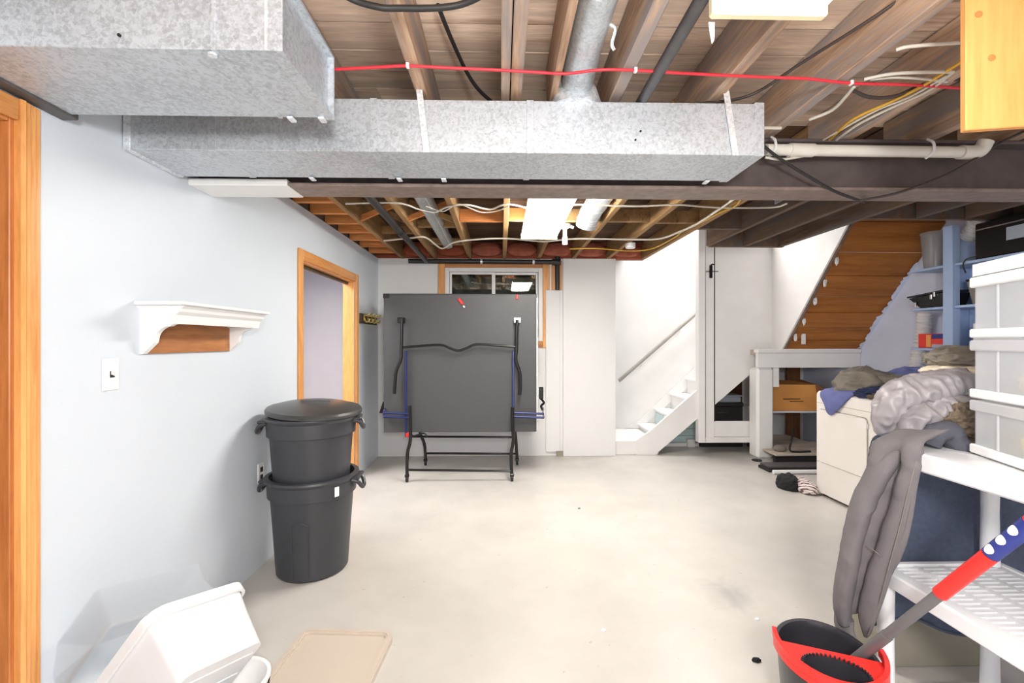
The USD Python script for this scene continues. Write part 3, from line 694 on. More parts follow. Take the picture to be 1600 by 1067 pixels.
part(t, 'stem', tube([c + [0.005, 0, 0.066], c + [0.008, 0, 0.17]], 0.012, 8), 'yellow_cable')
t = single('junction_cap', lathe([(0, -0.03), (0.045, -0.03), (0.05, -0.02), (0.05, 0.018), (0, 0.018)], 20, at=P(985, 383, Z=2.318)), 'white_plastic', 'small round white cap under a far joist above the stair wall', 'junction box', smooth=30)

# ================================================================== CABLES
t = thing('red_cable', 'bright red cable stapled across the undersides of the near joists', 'cable')
rp = [P(x, y, Z=2.329) for x, y in ((470, 110), (530, 108), (590, 105), (637, 103), (700, 106), (770, 109), (840, 113), (885, 115), (940, 109), (993, 110), (1060, 114), (1180, 120), (1260, 123), (1330, 130), (1430, 133), (1527, 140), (1600, 146))]
part(t, 'cable', tube(spline(rp, 5), 0.0052, 8), 'red_cable', smooth=True)
for i in (3, 9, 13):
    part(t, 'clip', bx(rp[i][0] - 0.006, rp[i][0] + 0.006, rp[i][1] - 0.008, rp[i][1] + 0.008, 2.322, 2.339, 0.002), 'white_plastic')
def wire(name, label, pix, r=0.004, mat='white_cable', Z=2.33, **k):
    pts = []
    for q in pix:
        z = q[2] if len(q) > 2 else Z
        pts.append(P(q[0], q[1], Z=z))
    single(name, tube(spline(pts, 6), r, 7), mat, label, 'cable', smooth=True)
wire('black_cable', 'thick black cable looping along the top edge left of centre', [(470, -60), (540, -6), (590, 11, 2.31), (625, 13, 2.31), (690, 12, 2.31), (735, 2, 2.32), (790, -30, 2.33)], 0.009, 'black_cable')
wire('black_cable', 'black double cable dropping between joists left of the middle pair', [(684, 8, 2.50), (705, 60, 2.50), (728, 110, 2.48), (748, 140, 2.45), (775, 165, 2.42)], 0.008, 'black_cable')
wire('black_cable', 'dark cable running diagonally behind the red cable at upper right', [(1420, -10, 2.45), (1345, 40, 2.42), (1250, 100, 2.40), (1190, 140, 2.37), (1150, 155, 2.35), (1090, 162, 2.33)], 0.006, 'brown_cable')
wire('black_cable', 'dark looped cable pair hanging from the last near joists', [(1530, 120, 2.40), (1450, 130, 2.36), (1400, 150, 2.33), (1360, 152, 2.33), (1330, 140, 2.34)], 0.007, 'brown_cable')
single('black_cable', tube(spline([P(1180, 215, Y=2.02), P(1205, 238, Y=2.05), P(1245, 265, Y=2.09), P(1300, 297, Y=2.14), P(1336, 311, Y=2.16), P(1350, 316, Y=2.3)], 6), 0.007, 7), 'black_cable', 'black cable sagging from the duct end down across the beam', 'cable', smooth=True)
single('black_cable', tube(spline([P(1345, 313, Y=2.16), P(1400, 302, Y=2.15), P(1450, 285, Y=2.13), P(1500, 262, Y=2.12), P(1560, 225, Y=2.10), P(1600, 205, Y=2.1)], 6), 0.006, 7), 'brown_cable', 'thin brown cable rising along the beam at far right', 'cable', smooth=True)
wire('white_cable', 'white cable crossing near the pine board at upper right', [(1400, 78), (1420, 73), (1480, 68), (1560, 64)], 0.006)
wire('white_cable', 'upper of two white cables meeting the red cable at right', [(1350, 124), (1390, 116), (1440, 113), (1490, 112)], 0.006)
wire('white_cable', 'lower of two white cables just behind the red cable at right', [(1360, 124), (1400, 121), (1450, 124), (1480, 128)], 0.005)
wire('white_cable', 'thick white cable curling off the joist below the red cable', [(1335, 134), (1322, 150), (1300, 172), (1265, 187)], 0.007)
wire('white_cable', 'white cable running right of the yellow cable to the plastic pipe', [(1490, 112), (1450, 142), (1400, 165), (1340, 195), (1295, 228)], 0.006)
wire('white_cable', 'white cable left of the yellow cable above the plastic pipe', [(1480, 118), (1420, 152), (1370, 172), (1310, 205), (1275, 226)], 0.005)
wire('yellow_cable', 'yellow cable running diagonally in the near joists at upper right', [(1545, 70), (1500, 98), (1440, 135), (1390, 160), (1345, 180), (1320, 196), (1285, 230)], 0.006, 'yellow_cable')
single('white_cable', tube(spline([P(1196, 246, Y=2.08), P(1222, 249, Y=2.1), P(1262, 243, Y=2.12)], 6), 0.006, 7), 'white_cable', 'short white cable peeking out under the end of the plastic pipe', 'cable', smooth=True)
single('white_cable', tube([P(1150, 199, Y=1.95), P(1220, 200, Y=2.0)], 0.007, 7), 'white_cable', 'short white cable stub sticking out beside the duct end', 'cable', smooth=True)
wire('white_cable', 'white cable sagging across the far joists just behind the beam', [(540, 318), (620, 317), (655, 327), (680, 331), (700, 323), (730, 320), (765, 327), (795, 319), (850, 330), (890, 320), (940, 321), (1000, 322), (1060, 320), (1120, 324), (1205, 324), (1230, 318)], 0.007)
wire('white_cable', 'pale cable pair drooping below the middle far joists', [(665, 322), (690, 330), (700, 327), (718, 319), (750, 331), (775, 330), (795, 322)], 0.005)
wire('white_cable', 'flat white cable strung along the far joists near the back wall', [(600, 376), (640, 372), (665, 371), (690, 388), (712, 378), (760, 373), (800, 373), (850, 377), (900, 373), (985, 374), (1030, 373), (1062, 362), (1090, 349), (1125, 326), (1148, 310)], 0.009)
wire('yellow_cable', 'yellow cable along the joist edge over the stair opening', [(1160, 308), (1148, 322), (1125, 332), (1090, 350), (1065, 362), (1055, 370), (1020, 388), (985, 392), (930, 388), (890, 389)], 0.007, 'yellow_cable')

# ================================================================== LEFT WALL
t = thing('wall_shelf', 'white crown moulded wall shelf with scrolled brackets on the blue wall', 'shelf')
sy0, sy1, szt = 1.835, 2.520, 1.522
part(t, 'top_board', bx(LX, LX + 0.195, sy0, sy1, szt - 0.016, szt, 0.003), 'white_plastic')
crown = [(LX + 0.14, szt - 0.09), (LX + 0.145, szt - 0.075), (LX + 0.15, szt - 0.055), (LX + 0.165, szt - 0.042), (LX + 0.17, szt - 0.03), (LX + 0.185, szt - 0.017), (LX + 0.12, szt - 0.017), (LX + 0.12, szt - 0.09)]
part(t, 'crown_moulding', prism(crown, 'y', sy0 + 0.02, sy1 - 0.02), 'white_plastic')
for yb, sg in ((sy0 + 0.002, 1), (sy1 - 0.002, -1)):
    q = [(yb + sg * (LX + 0.195 - x), z) for x, z in crown[:-2]] + [(yb + sg * 0.085, szt - 0.017), (yb + sg * 0.085, szt - 0.09)]
    part(t, 'crown_return', prism(Polygon(q).buffer(0), 'x', LX, LX + 0.135), 'white_plastic')
brk = [(LX, szt - 0.017), (LX + 0.138, szt - 0.017), (LX + 0.138, szt - 0.090), (LX + 0.124, szt - 0.096)] + [(LX + 0.118 - 0.058 * math.sin(a), szt - 0.158 + 0.058 * math.cos(a)) for a in np.linspace(0, math.pi / 2, 9)] + [(LX + 0.056, szt - 0.168), (LX + 0.012, szt - 0.212), (LX, szt - 0.212)]
brk = Polygon(brk).buffer(0)
for yy in (1.868, 2.452):
    part(t, 'bracket', prism(brk, 'y', yy, yy + 0.024), 'white_plastic')
part(t, 'back_board', bx(LX, LX + 0.014, 1.893, 2.451, szt - 0.212, szt - 0.017, 0.001), 'pine_x', label='unpainted brown back board')
t = thing('light_switch', 'white light switch plate below the wall shelf', 'light switch')
part(t, 'plate', bx(LX, LX + 0.006, 1.692, 1.764, 1.178, 1.298, 0.003), 'white_plastic')
part(t, 'toggle_slot', bx(LX + 0.006, LX + 0.0075, 1.722, 1.734, 1.226, 1.250), 'dark_slot')
part(t, 'toggle', bx(LX + 0.006, LX + 0.018, 1.724, 1.732, 1.236, 1.250, 0.002), 'white_plastic')
part(t, 'toggle_shade', bx(LX + 0.006, LX + 0.0076, 1.734, 1.741, 1.226, 1.232), 'dark_slot')  # toggle's cast shadow, painted as a dark sliver
t = thing('wall_outlet', 'white wall outlet low on the blue wall behind the bins', 'outlet')
part(t, 'plate', bx(LX, LX + 0.006, 2.752, 2.824, 0.508, 0.626, 0.003), 'white_plastic')
for z in (0.540, 0.586):
    part(t, 'socket', bx(LX + 0.006, LX + 0.0085, 2.774, 2.802, z - 0.014, z + 0.016, 0.001), 'dark_slot')
t = thing('coat_rack', 'dark board with brass double hooks beside the wide doorway', 'coat rack')
part(t, 'board', bx(LX, LX + 0.018, 4.70, 5.31, 1.548, 1.652, 0.004), 'dark_wood')
for k in range(4):
    yy = 4.80 + 0.137 * k
    part(t, 'hook', cat(tube(spline([(LX + 0.02, yy, 1.63), (LX + 0.07, yy, 1.64), (LX + 0.085, yy, 1.66)], 5), 0.010, 8), tube(spline([(LX + 0.02, yy, 1.61), (LX + 0.04, yy, 1.57), (LX + 0.07, yy, 1.572), (LX + 0.08, yy, 1.60)], 5), 0.010, 8), bx(LX + 0.018, LX + 0.024, yy - 0.014, yy + 0.014, 1.575, 1.645, 0.002)), 'brass', smooth=30)

# ================================================================== BINS
def bin_parts(t, with_panel=True):
    body = lathe([(0, 0.0), (0.190, 0.0), (0.200, 0.012), (0.231, 0.455), (0.231, 0.456), (0.247, 0.462), (0.249, 0.540), (0.258, 0.552), (0.258, 0.566), (0.250, 0.570), (0.240, 0.566), (0.236, 0.47), (0.222, 0.45), (0.194, 0.02), (0, 0.018)], 72)
    part(t, 'body', body, 'bin', smooth=35)
    part(t, 'rim', lathe([(0.2375, 0.552), (0.262, 0.552), (0.265, 0.560), (0.262, 0.570), (0.2375, 0.572)], 72), 'bin', smooth=35)
    for a in (186, 6):
        ca, sa = math.cos(math.radians(a)), math.sin(math.radians(a))
        loop = [(0.238, -0.065, 0.535), (0.275, -0.06, 0.520), (0.292, -0.035, 0.487), (0.294, 0.0, 0.478), (0.292, 0.035, 0.487), (0.275, 0.06, 0.520), (0.238, 0.065, 0.535)]
        hm = cat(tube(spline(loop, 6), 0.012, 8), bx(0.235, 0.285, -0.075, 0.075, 0.535, 0.553, 0.006))
        part(t, 'handle', move(hm, rz=a), 'bin', smooth=35)
    if with_panel:
        for a in (-86, 4 - 180, 94):
            q = []
            for s, z in ((-0.045, 0.03), (-0.045, 0.30), (-0.033, 0.335), (0, 0.348), (0.033, 0.335), (0.045, 0.30), (0.045, 0.03)):
                r = 0.2005 + 0.031 * z / 0.455
                an = s / r
                q.append((r * math.cos(an), r * math.sin(an), z))
            part(t, 'rib', move(tube(spline(q, 6), 0.0035, 6), rz=a), 'bin', smooth=35)
BXc, BYc = -1.135, 2.775
t = thing('garbage_can', 'lower charcoal garbage can standing on the floor with another nested in it', 'garbage can', loc=(BXc, BYc, 0))
bin_parts(t)
part(t, 'sticker', move(bx(0.2495, 0.2525, -0.014, 0.014, 0.475, 0.53, 0.001), rz=-38), 'label_white')
t = thing('garbage_can', 'upper charcoal garbage can sitting inside the other under a lid', 'garbage can', loc=(BXc - 0.004, BYc, 0.352), rz=8)
bin_parts(t, False)
lid = lathe([(0, 0.014), (0.22, 0.0), (0.262, -0.012), (0.268, -0.01), (0.27, 0.004), (0.262, 0.016), (0.235, 0.022), (0.20, 0.034), (0.12, 0.046), (0.05, 0.050), (0, 0.050)], 72)
t = thing('can_lid', 'round domed charcoal lid lying askew on the upper garbage can', 'lid')
part(t, 'dome', move(lid, (BXc + 0.016, BYc - 0.01, 0.950), rx=2.5, ry=3.0), 'bin_lid', smooth=40)
part(t, 'grip', move(tm(hull([(x, y, z) for x in (-.08, .08) for y in (-.02, .02) for z in (0.045, 0.058)])), (BXc + 0.016, BYc - 0.01, 0.950), rx=2.5, ry=3.0, rz=20), 'bin_lid')

# ================================================================== TABLE TENNIS TABLE
t = thing('table_tennis_table', 'folded charcoal table tennis table on castors in front of the window', 'table')
FY = 4.56
part(t, 'top_panel', bx(-1.168, 0.355, FY, FY + 0.018, 0.455, 1.832, 0.004), 'table_board')
part(t, 'top_panel', bx(-1.215, 0.38, FY + 0.30, FY + 0.318, 0.455, 1.870, 0.004), 'table_board')
part(t, 'edge_band', bx(0.356, 0.368, FY + 0.0, FY + 0.02, 0.47, 1.80, 0.002), 'white_plastic')
part(t, 'corner_guard', bx(-1.176, -1.11, FY - 0.004, FY + 0.024, 1.79, 1.838, 0.006), 'rubber')
def px3(lst, Y):
    return [P(x, y, Y=Y) for x, y in lst]
for lst in ([(628, 498), (627, 545), (626, 562), (619, 580), (617, 600), (616, 615)], [(808, 500), (807, 545), (806, 562), (812, 582), (813, 600), (812, 617)]):
    part(t, 'folded_leg', tube(spline(px3(lst, FY - 0.06), 5), 0.0165, 12), 'black_metal', smooth=40)
part(t, 'leg_crossbar', tube(spline(px3([(628, 543), (650, 541), (688, 539), (703, 544), (716, 548), (729, 544), (745, 538), (780, 540), (806, 542)], FY - 0.055), 5), 0.012, 10), 'black_metal', smooth=40)
for px_, dx in ((628, 1), (808, -1)):
    q = P(px_, 501, Y=FY)
    part(t, 'leg_bracket', bx(q[0] - 0.035, q[0] + 0.035, FY - 0.045, FY, q[2] - 0.025, q[2] + 0.03, 0.004), 'chrome' if dx < 0 else 'black_metal')
for lst in ([(636, 745), (636, 725), (637, 706), (641, 688), (641, 660), (640, 634)], [(800, 748), (799, 725), (799, 706), (802, 688), (801, 660), (801, 636)]):
    part(t, 'leg', tube(spline(px3(lst, FY - 0.13), 5), 0.0165, 12), 'black_metal', smooth=40)
for lst in ([(665, 717), (664, 700), (662, 690), (657, 678), (655, 660)], [(808, 717), (807, 700), (806, 685), (804, 670), (804, 655)]):
    part(t, 'leg', tube(spline(px3(lst, 5.02), 5), 0.0165, 12), 'black_metal', smooth=40)
part(t, 'cross_rail', tube(px3([(637, 734), (799, 736)], FY - 0.13), 0.011, 10), 'black_metal', smooth=40)
part(t, 'cross_rail', tube(px3([(664, 708), (808, 709)], 5.02), 0.011, 10), 'black_metal', smooth=40)
part(t, 'cross_rail', tube(px3([(640, 682), (802, 683)], FY + 0.1), 0.011, 10), 'black_metal', smooth=40)
for (px_, Y) in ((636, FY - 0.13), (800, FY - 0.13), (665, 5.02), (808, 5.02)):
    q = P(px_, 720, Y=Y)
    c = part(t, 'castor', move(lathe([(0, -0.012), (0.024, -0.012), (0.028, -0.008), (0.028, 0.008), (0.024, 0.012), (0, 0.012)], 20), (q[0], q[1], 0.028), ry=90), 'rubber', smooth=40)
    part(c, 'fork', bx(q[0] - 0.02, q[0] + 0.02, q[1] - 0.02, q[1] + 0.02, 0.045, 0.075, 0.006), 'black_metal')
for px_ in (634.5, 802):
    q0, q1 = P(px_, 548, Y=FY - 0.03), P(px_, 682, Y=FY - 0.03)
    part(t, 'side_bar', bx(q0[0] - 0.010, q0[0] + 0.010, FY - 0.045, FY - 0.015, q1[2], q0[2], 0.003), 'blue_metal')
for a, b in ((600, 640), (803, 850)):
    q0, q1 = P(a, 645, Y=FY - 0.05), P(b, 652, Y=FY - 0.05)
    for dz in (0.0, -0.038):
        part(t, 'stay_tube', tube([(q0[0], q0[1], q0[2] + dz), (q1[0], q1[1], q0[2] + dz - 0.01)], 0.011, 10), 'blue_metal', smooth=40)
    x = q0[0] if a < 700 else q1[0]
    part(t, 'stay_end', tube(spline([(x, FY - 0.05, q0[2] - 0.05), (x - 0.01, FY - 0.03, q0[2]), (x, FY + 0.0, q0[2] + 0.03), (x, FY + 0.25, q0[2] + 0.03)], 5), 0.009, 8), 'chrome' if a > 700 else 'blue_metal', smooth=40)
q = P(600, 635, Y=FY + 0.1)
part(t, 'net_clamp', tm(hull([(q[0], FY + 0.05, q[2] + 0.05), (q[0] - 0.035, FY + 0.05, q[2] - 0.06), (q[0] + 0.03, FY + 0.05, q[2] - 0.06), (q[0], FY + 0.09, q[2] + 0.05), (q[0] - 0.035, FY + 0.09, q[2] - 0.06), (q[0] + 0.03, FY + 0.09, q[2] - 0.06)])), 'black_metal')
q = P(845, 615, Y=FY + 0.1)
part(t, 'net_clamp', cat(bx(q[0] - 0.02, q[0] + 0.022, FY + 0.05, FY + 0.09, q[2] - 0.05, q[2] + 0.07, 0.004), tube(spline([q + [0, 0, -0.05], q + [0.03, -0.02, -0.09], q + [0.0, -0.05, -0.12], q + [0.02, -0.05, -0.17]], 5), 0.012, 8)), 'black_metal')
q = P(720, 471, Y=FY)
part(t, 'lock_tag', move(bx(-0.014, 0.014, -0.012, 0.0, -0.035, 0.035, 0.005), (q[0], FY - 0.001, q[2]), ry=-38), 'red_plastic', label='slanted red lock tag near the top edge')
part(t, 'lock_tag', move(bx(-0.012, 0.012, -0.012, 0.0, -0.025, 0.025, 0.005), (P(808, 463, Y=FY)[0], FY - 0.001, P(808, 464, Y=FY)[2]), ry=4), 'red_plastic', label='upright red lock tag at the top right')
part(t, 'lock_tab', move(bx(-0.010, 0.010, -0.010, 0.0, -0.014, 0.014, 0.003), (P(725, 479, Y=FY)[0], FY - 0.001, P(725, 479, Y=FY)[2]), ry=-38), 'chrome')
for zz in (0.55, 0.80, 1.05, 1.3, 1.55, 1.75):
    part(t, 'edge_screw', bx(0.3685, 0.372, FY + 0.004, FY + 0.016, zz, zz + 0.02), 'chrome')
part(t, 'safety_hook', tube(spline(px3([(640, 676), (646, 681), (654, 679), (662, 677), (668, 681)], FY - 0.04), 5), 0.008, 8), 'black_metal')
part(t, 'red_latch', bx(P(634, 676, Y=FY - 0.05)[0], P(640, 676, Y=FY - 0.05)[0], FY - 0.06, FY - 0.045, 0.42, 0.46, 0.003), 'red_plastic')

# ================================================================== UNDER THE STAIRS
t = thing('storage_chest', 'near black chest stored under the stairs behind the white frame', 'chest')
part(t, 'body', bx(2.575, 3.12, 5.80, 6.14, 0.0, 0.52, 0.006), 'black_drawer')
part(t, 'lid', bx(2.572, 3.123, 5.79, 6.145, 0.522, 0.572, 0.006), 'black_drawer')
part(t, 'handle', tube(spline([(2.78, 5.797, 0.46), (2.79, 5.775, 0.45), (2.89, 5.775, 0.45), (2.90, 5.797, 0.46)], 5), 0.007, 8), 'iron')
t = thing('storage_tub', 'blue-grey lidded tub on the black chest under the stairs', 'storage box')
part(t, 'tub', bx(2.82, 3.10, 5.81, 6.03, 0.573, 0.645, 0.006), 'grey_blue')
part(t, 'lid', bx(2.81, 3.11, 5.80, 6.04, 0.646, 0.668, 0.006), 'grey_blue')
single('leaning_board', bx(3.02, 3.30, 6.155, 6.175, 0.0, 0.985, 0.002), 'brown_door', 'dark brown board upright behind the blue-grey tub under the stairs', 'board')
t = thing('carton', 'white carton with black marks squeezed under the stair slope', 'carton')
part(t, 'box', bx(2.86, 3.0, 6.06, 6.12, 0.573, 0.86, 0.003), 'label_white')
for zz in (0.70, 0.76, 0.81):
    part(t, 'mark', bx(2.89, 2.92 + 0.03 * (zz > .75), 6.058, 6.0595, zz, zz + 0.02), 'dark_slot')
t = thing('drawer_tower', 'pale teal low drawers on the floor under the first steps', 'drawers')
for k, (a, b) in enumerate(((0.05, 0.135), (0.138, 0.225), (0.228, 0.40))):
    part(t, 'drawer', bx(2.10, 2.55, 5.86, 6.15, a, b, 0.005), 'teal')
part(t, 'base', bx(2.08, 2.565, 5.84, 6.15, 0.0, 0.047, 0.003), 'white_plastic')
t = thing('wooden_platform', 'low grey plywood platform on the floor beneath the landing', 'platform')
part(t, 'plank', bx(3.02, 3.95, 4.93, 5.19, 0.10, 0.122, 0.003), 'plywood')
part(t, 'plank', bx(3.18, 3.95, 5.19, 5.55, 0.10, 0.122, 0.003), 'plywood')
part(t, 'plank', bx(3.18, 3.80, 5.552, 5.98, 0.10, 0.122, 0.003), 'plywood')
part(t, 'bearer', bx(3.03, 3.95, 4.96, 5.0, 0.0, 0.099), 'dark_slot')
part(t, 'bearer', bx(3.2, 3.8, 5.80, 5.85, 0.0, 0.099), 'dark_slot')
t = thing('board_stack', 'dark grey boards lying flat in front of the plywood platform', 'boards')
part(t, 'board', bx(2.78, 3.55, 4.66, 4.86, 0.0, 0.03, 0.004), 'dark_slot')
part(t, 'board', bx(2.80, 3.55, 4.69, 4.86, 0.031, 0.055, 0.004), 'iron')
single('white_rod', tube([(2.79, 4.60, 0.022), (3.5, 4.60, 0.022)], 0.022, 12), 'white_plastic', 'white rod lying on the floor before the dark boards', 'rod', smooth=40)
t = thing('bracket_shelf', 'white board shelf under the landing carrying the cardboard box', 'shelf')
part(t, 'board', bx(3.20, RX - 0.002, 5.40, 6.015, 0.50, 0.522, 0.003), 'stair_white')
t = thing('cardboard_box', 'orange-brown cardboard box on the white shelf under the landing', 'cardboard box')
bxm = tm(hull([(3.30, 5.45, 0.523), (3.86, 5.42, 0.523), (3.30, 5.95, 0.523), (3.86, 5.95, 0.523), (3.27, 5.45, 0.84), (3.80, 5.42, 0.835), (3.27, 5.93, 0.85), (3.88, 5.93, 0.85)]))
part(t, 'box', bxm, 'cardboard')
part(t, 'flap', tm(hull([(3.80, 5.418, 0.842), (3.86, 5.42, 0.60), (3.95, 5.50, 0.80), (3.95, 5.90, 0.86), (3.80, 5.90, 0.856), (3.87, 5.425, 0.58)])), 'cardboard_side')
part(t, 'print', bx(3.42, 3.62, 5.425, 5.445, 0.66, 0.668), 'brown_door')
part(t, 'print', bx(3.50, 3.66, 5.425, 5.445, 0.63, 0.638), 'brown_door')
single('black_hose', tube(spline([(3.26, 5.0, 0.40), (3.27, 5.05, 0.25), (3.22, 5.0, 0.15), (3.28, 4.98, 0.135), (3.45, 5.0, 0.135)], 6), 0.010, 8), 'rubber', 'thin black hose beside the white corner post under the landing', 'hose', smooth=True)
t = single('shoe', lump((3.15, 5.07, 0.150), (0.07, 0.05, 0.045), seed=9, fold=0.05, sub=3, flat=0.7), 'jacket_olive', 'small dark brown shoe on the plywood platform by the post', 'shoe', smooth=True)
single('black_rag', lump((2.66, 4.16, 0.036), (0.085, 0.11, 0.10), seed=4, fold=0.12, freq=2.0, sub=4, flat=0.35), 'sock_black', 'crumpled black cloth on the floor left of the dryer', 'cloth', smooth=True)
single('striped_cloth', lump((2.76, 4.08, 0.03), (0.075, 0.14, 0.08), seed=6, fold=0.12, freq=2.0, sub=4, flat=0.35), 'striped', 'striped whitish cloth on the floor against the dryer', 'cloth', smooth=True)
single('black_disc', lathe([(0, 0), (0.05, 0), (0.055, 0.008), (0.04, 0.014), (0, 0.014)], 20, at=(2.92, 5.13, 0)), 'rubber', 'small black disc on the floor at the foot of the corner post', 'disc', smooth=30)

# ================================================================== DRYER AND CLOTHES
t = thing('clothes_dryer', 'white front loading clothes dryer in front of the stair landing', 'dryer')
DX, DY0, DY1, DZ = 2.815, 3.345, 4.015, 0.92
cab = tm(m3.Manifold.hull_points(np.array([(x, y, z) for x in (DX + 0.025, 3.50) for y in (DY0 + 0.02, DY1 - 0.02) for z in (0.02, DZ)] + [(x, y, z) for x in (DX, 3.50) for y in (DY0 + 0.02, DY1 - 0.02) for z in (0.03, DZ - 0.035)] + [(x, y, z) for x in (DX + 0.02, 3.5) for y in (DY0, DY1) for z in (0.03, DZ - 0.02)] + [(DX + 0.008, y, DZ - 0.012) for y in (DY0 + .02, DY1 - .02)])))
part(t, 'cabinet', cab, 'white_enamel', smooth=30)
part(t, 'door', prism(rrect(3.43, 3.955, 0.305, 0.765, 0.03), 'x', DX - 0.010, DX + 0.001), 'white_enamel')
part(t, 'door_seam', prism(rrect(3.424, 3.961, 0.299, 0.771, 0.034), 'x', DX - 0.003, DX + 0.0005), 'enamel_line')
part(t, 'panel_seam', bx(DX - 0.0015, DX + 0.001, DY0 + 0.02, DY1 - 0.02, 0.818, 0.821), 'enamel_line')
part(t, 'panel_seam', bx(DX - 0.0015, DX + 0.001, 3.96, DY1 - 0.02, 0.30, 0.303), 'enamel_line')
part(t, 'door_grip', bx(DX - 0.014, DX - 0.008, 3.52, 3.70, 0.755, 0.768, 0.002), 'white_enamel')
for z in (0.37, 0.69):
    part(t, 'hinge', bx(DX - 0.014, DX + 0.0, 3.415, 3.429, z, z + 0.04, 0.003), 'chrome')
for x in (DX + 0.06, 3.44):
    for yy in (DY0 + 0.06, DY1 - 0.06):
        part(t, 'foot', lathe([(0, 0), (0.022, 0), (0.018, 0.031), (0, 0.031)], 12, at=(x, yy, 0)), 'rubber')

t = thing('jacket', 'grey-olive jacket heaped on top of the white dryer', 'jacket')
part(t, 'body', lump((3.06, 3.74, 0.985), (0.22, 0.21, 0.155), seed=2, fold=0.15, freq=1.5, sub=5, flat=0.40, rz=15), 'jacket_olive', smooth=True)
part(t, 'sleeve', limb([(2.90, 3.80, 0.965), (3.0, 3.66, 1.03), (3.16, 3.54, 1.04), (3.32, 3.50, 1.02)], [0.06, 0.08, 0.075, 0.06], 5, 0.2, 0.7), 'jacket_olive', smooth=True)
t = thing('navy_sweater', 'blue-violet sweater spilling over the front edge of the dryer', 'sweater')
fl_ = []
def drape(cols, th=0.012, seed=0, amp=0.008):
    """cols: list of polylines (same length) across the cloth; a thick quilted sheet through them"""
    c = np.array([spline(p, 6) for p in cols], float)
    c = np.array([spline(c[:, j], 6) for j in range(c.shape[1])])
    m, n, _ = c.shape
    du = np.gradient(c, axis=0); dv = np.gradient(c, axis=1)
    nr_ = np.cross(du, dv); nr_ /= np.linalg.norm(nr_, axis=-1, keepdims=True) + 1e-9
    w = meshkit.fbm(c * 16 + seed * 5.1, 3, seed) - 0.5
    edge_ = np.minimum.outer(np.minimum(np.arange(m), np.arange(m)[::-1]), np.full(n, 99)); edge_ = np.minimum(edge_, np.minimum(np.arange(n), np.arange(n)[::-1])[None, :])
    tt = th * np.clip(0.25 + edge_ / 3, 0, 1)
    mid = c + nr_ * (w * 2 * amp)[..., None]
    v = np.concatenate([(mid + nr_ * tt[..., None] / 2).reshape(-1, 3), (mid - nr_ * tt[..., None] / 2).reshape(-1, 3)])
    N = m * n; f = []
    idx = lambda i, j: i * n + j
    for i in range(m - 1):
        for j in range(n - 1):
            a, b, cc, dd = idx(i, j), idx(i + 1, j), idx(i + 1, j + 1), idx(i, j + 1)
            f += [(a, b, cc), (a, cc, dd), (N + a, N + cc, N + b), (N + a, N + dd, N + cc)]
    rim = [idx(i, 0) for i in range(m)] + [idx(m - 1, j) for j in range(1, n)] + [idx(i, n - 1) for i in range(m - 2, -1, -1)] + [idx(0, j) for j in range(n - 2, 0, -1)]
    for a, b in zip(rim, rim[1:] + rim[:1]):
        f += [(a, N + a, N + b), (a, N + b, b)]
    q = trimesh.Trimesh(v, f, process=False)
    trimesh.repair.fix_normals(q)
    return q
part(t, 'flap', drape([[(3.05, 3.93, 0.945), (2.86, 3.94, 0.945), (2.797, 3.92, 0.90), (2.790, 3.88, 0.84)],
                       [(3.05, 3.80, 0.96), (2.86, 3.80, 0.95), (2.795, 3.79, 0.87), (2.785, 3.80, 0.735)],
                       [(3.05, 3.68, 0.97), (2.86, 3.66, 0.955), (2.80, 3.66, 0.91), (2.79, 3.70, 0.80)],
                       [(3.05, 3.55, 0.97), (2.88, 3.56, 0.96), (2.83, 3.58, 0.935), (2.81, 3.62, 0.89)]], 0.022, 3, 0.012), 'navy', smooth=True)
part(t, 'body', lump((3.38, 3.64, 0.985), (0.22, 0.15, 0.16), seed=8, fold=0.12, freq=2.4, sub=5, flat=0.36, rz=-20), 'navy', smooth=True)
part(t, 'lining', lump((3.00, 3.52, 0.942), (0.20, 0.10, 0.06), seed=12, fold=0.14, sub=4, flat=0.34), 'navy_dark', smooth=True)
single('brown_scarf', lump((2.95, 3.42, 0.932), (0.13, 0.05, 0.035), seed=14, fold=0.2, sub=4, flat=0.3), 'fur', 'brown patterned cloth on the dryer under the blue-violet sweater', 'cloth', smooth=True)

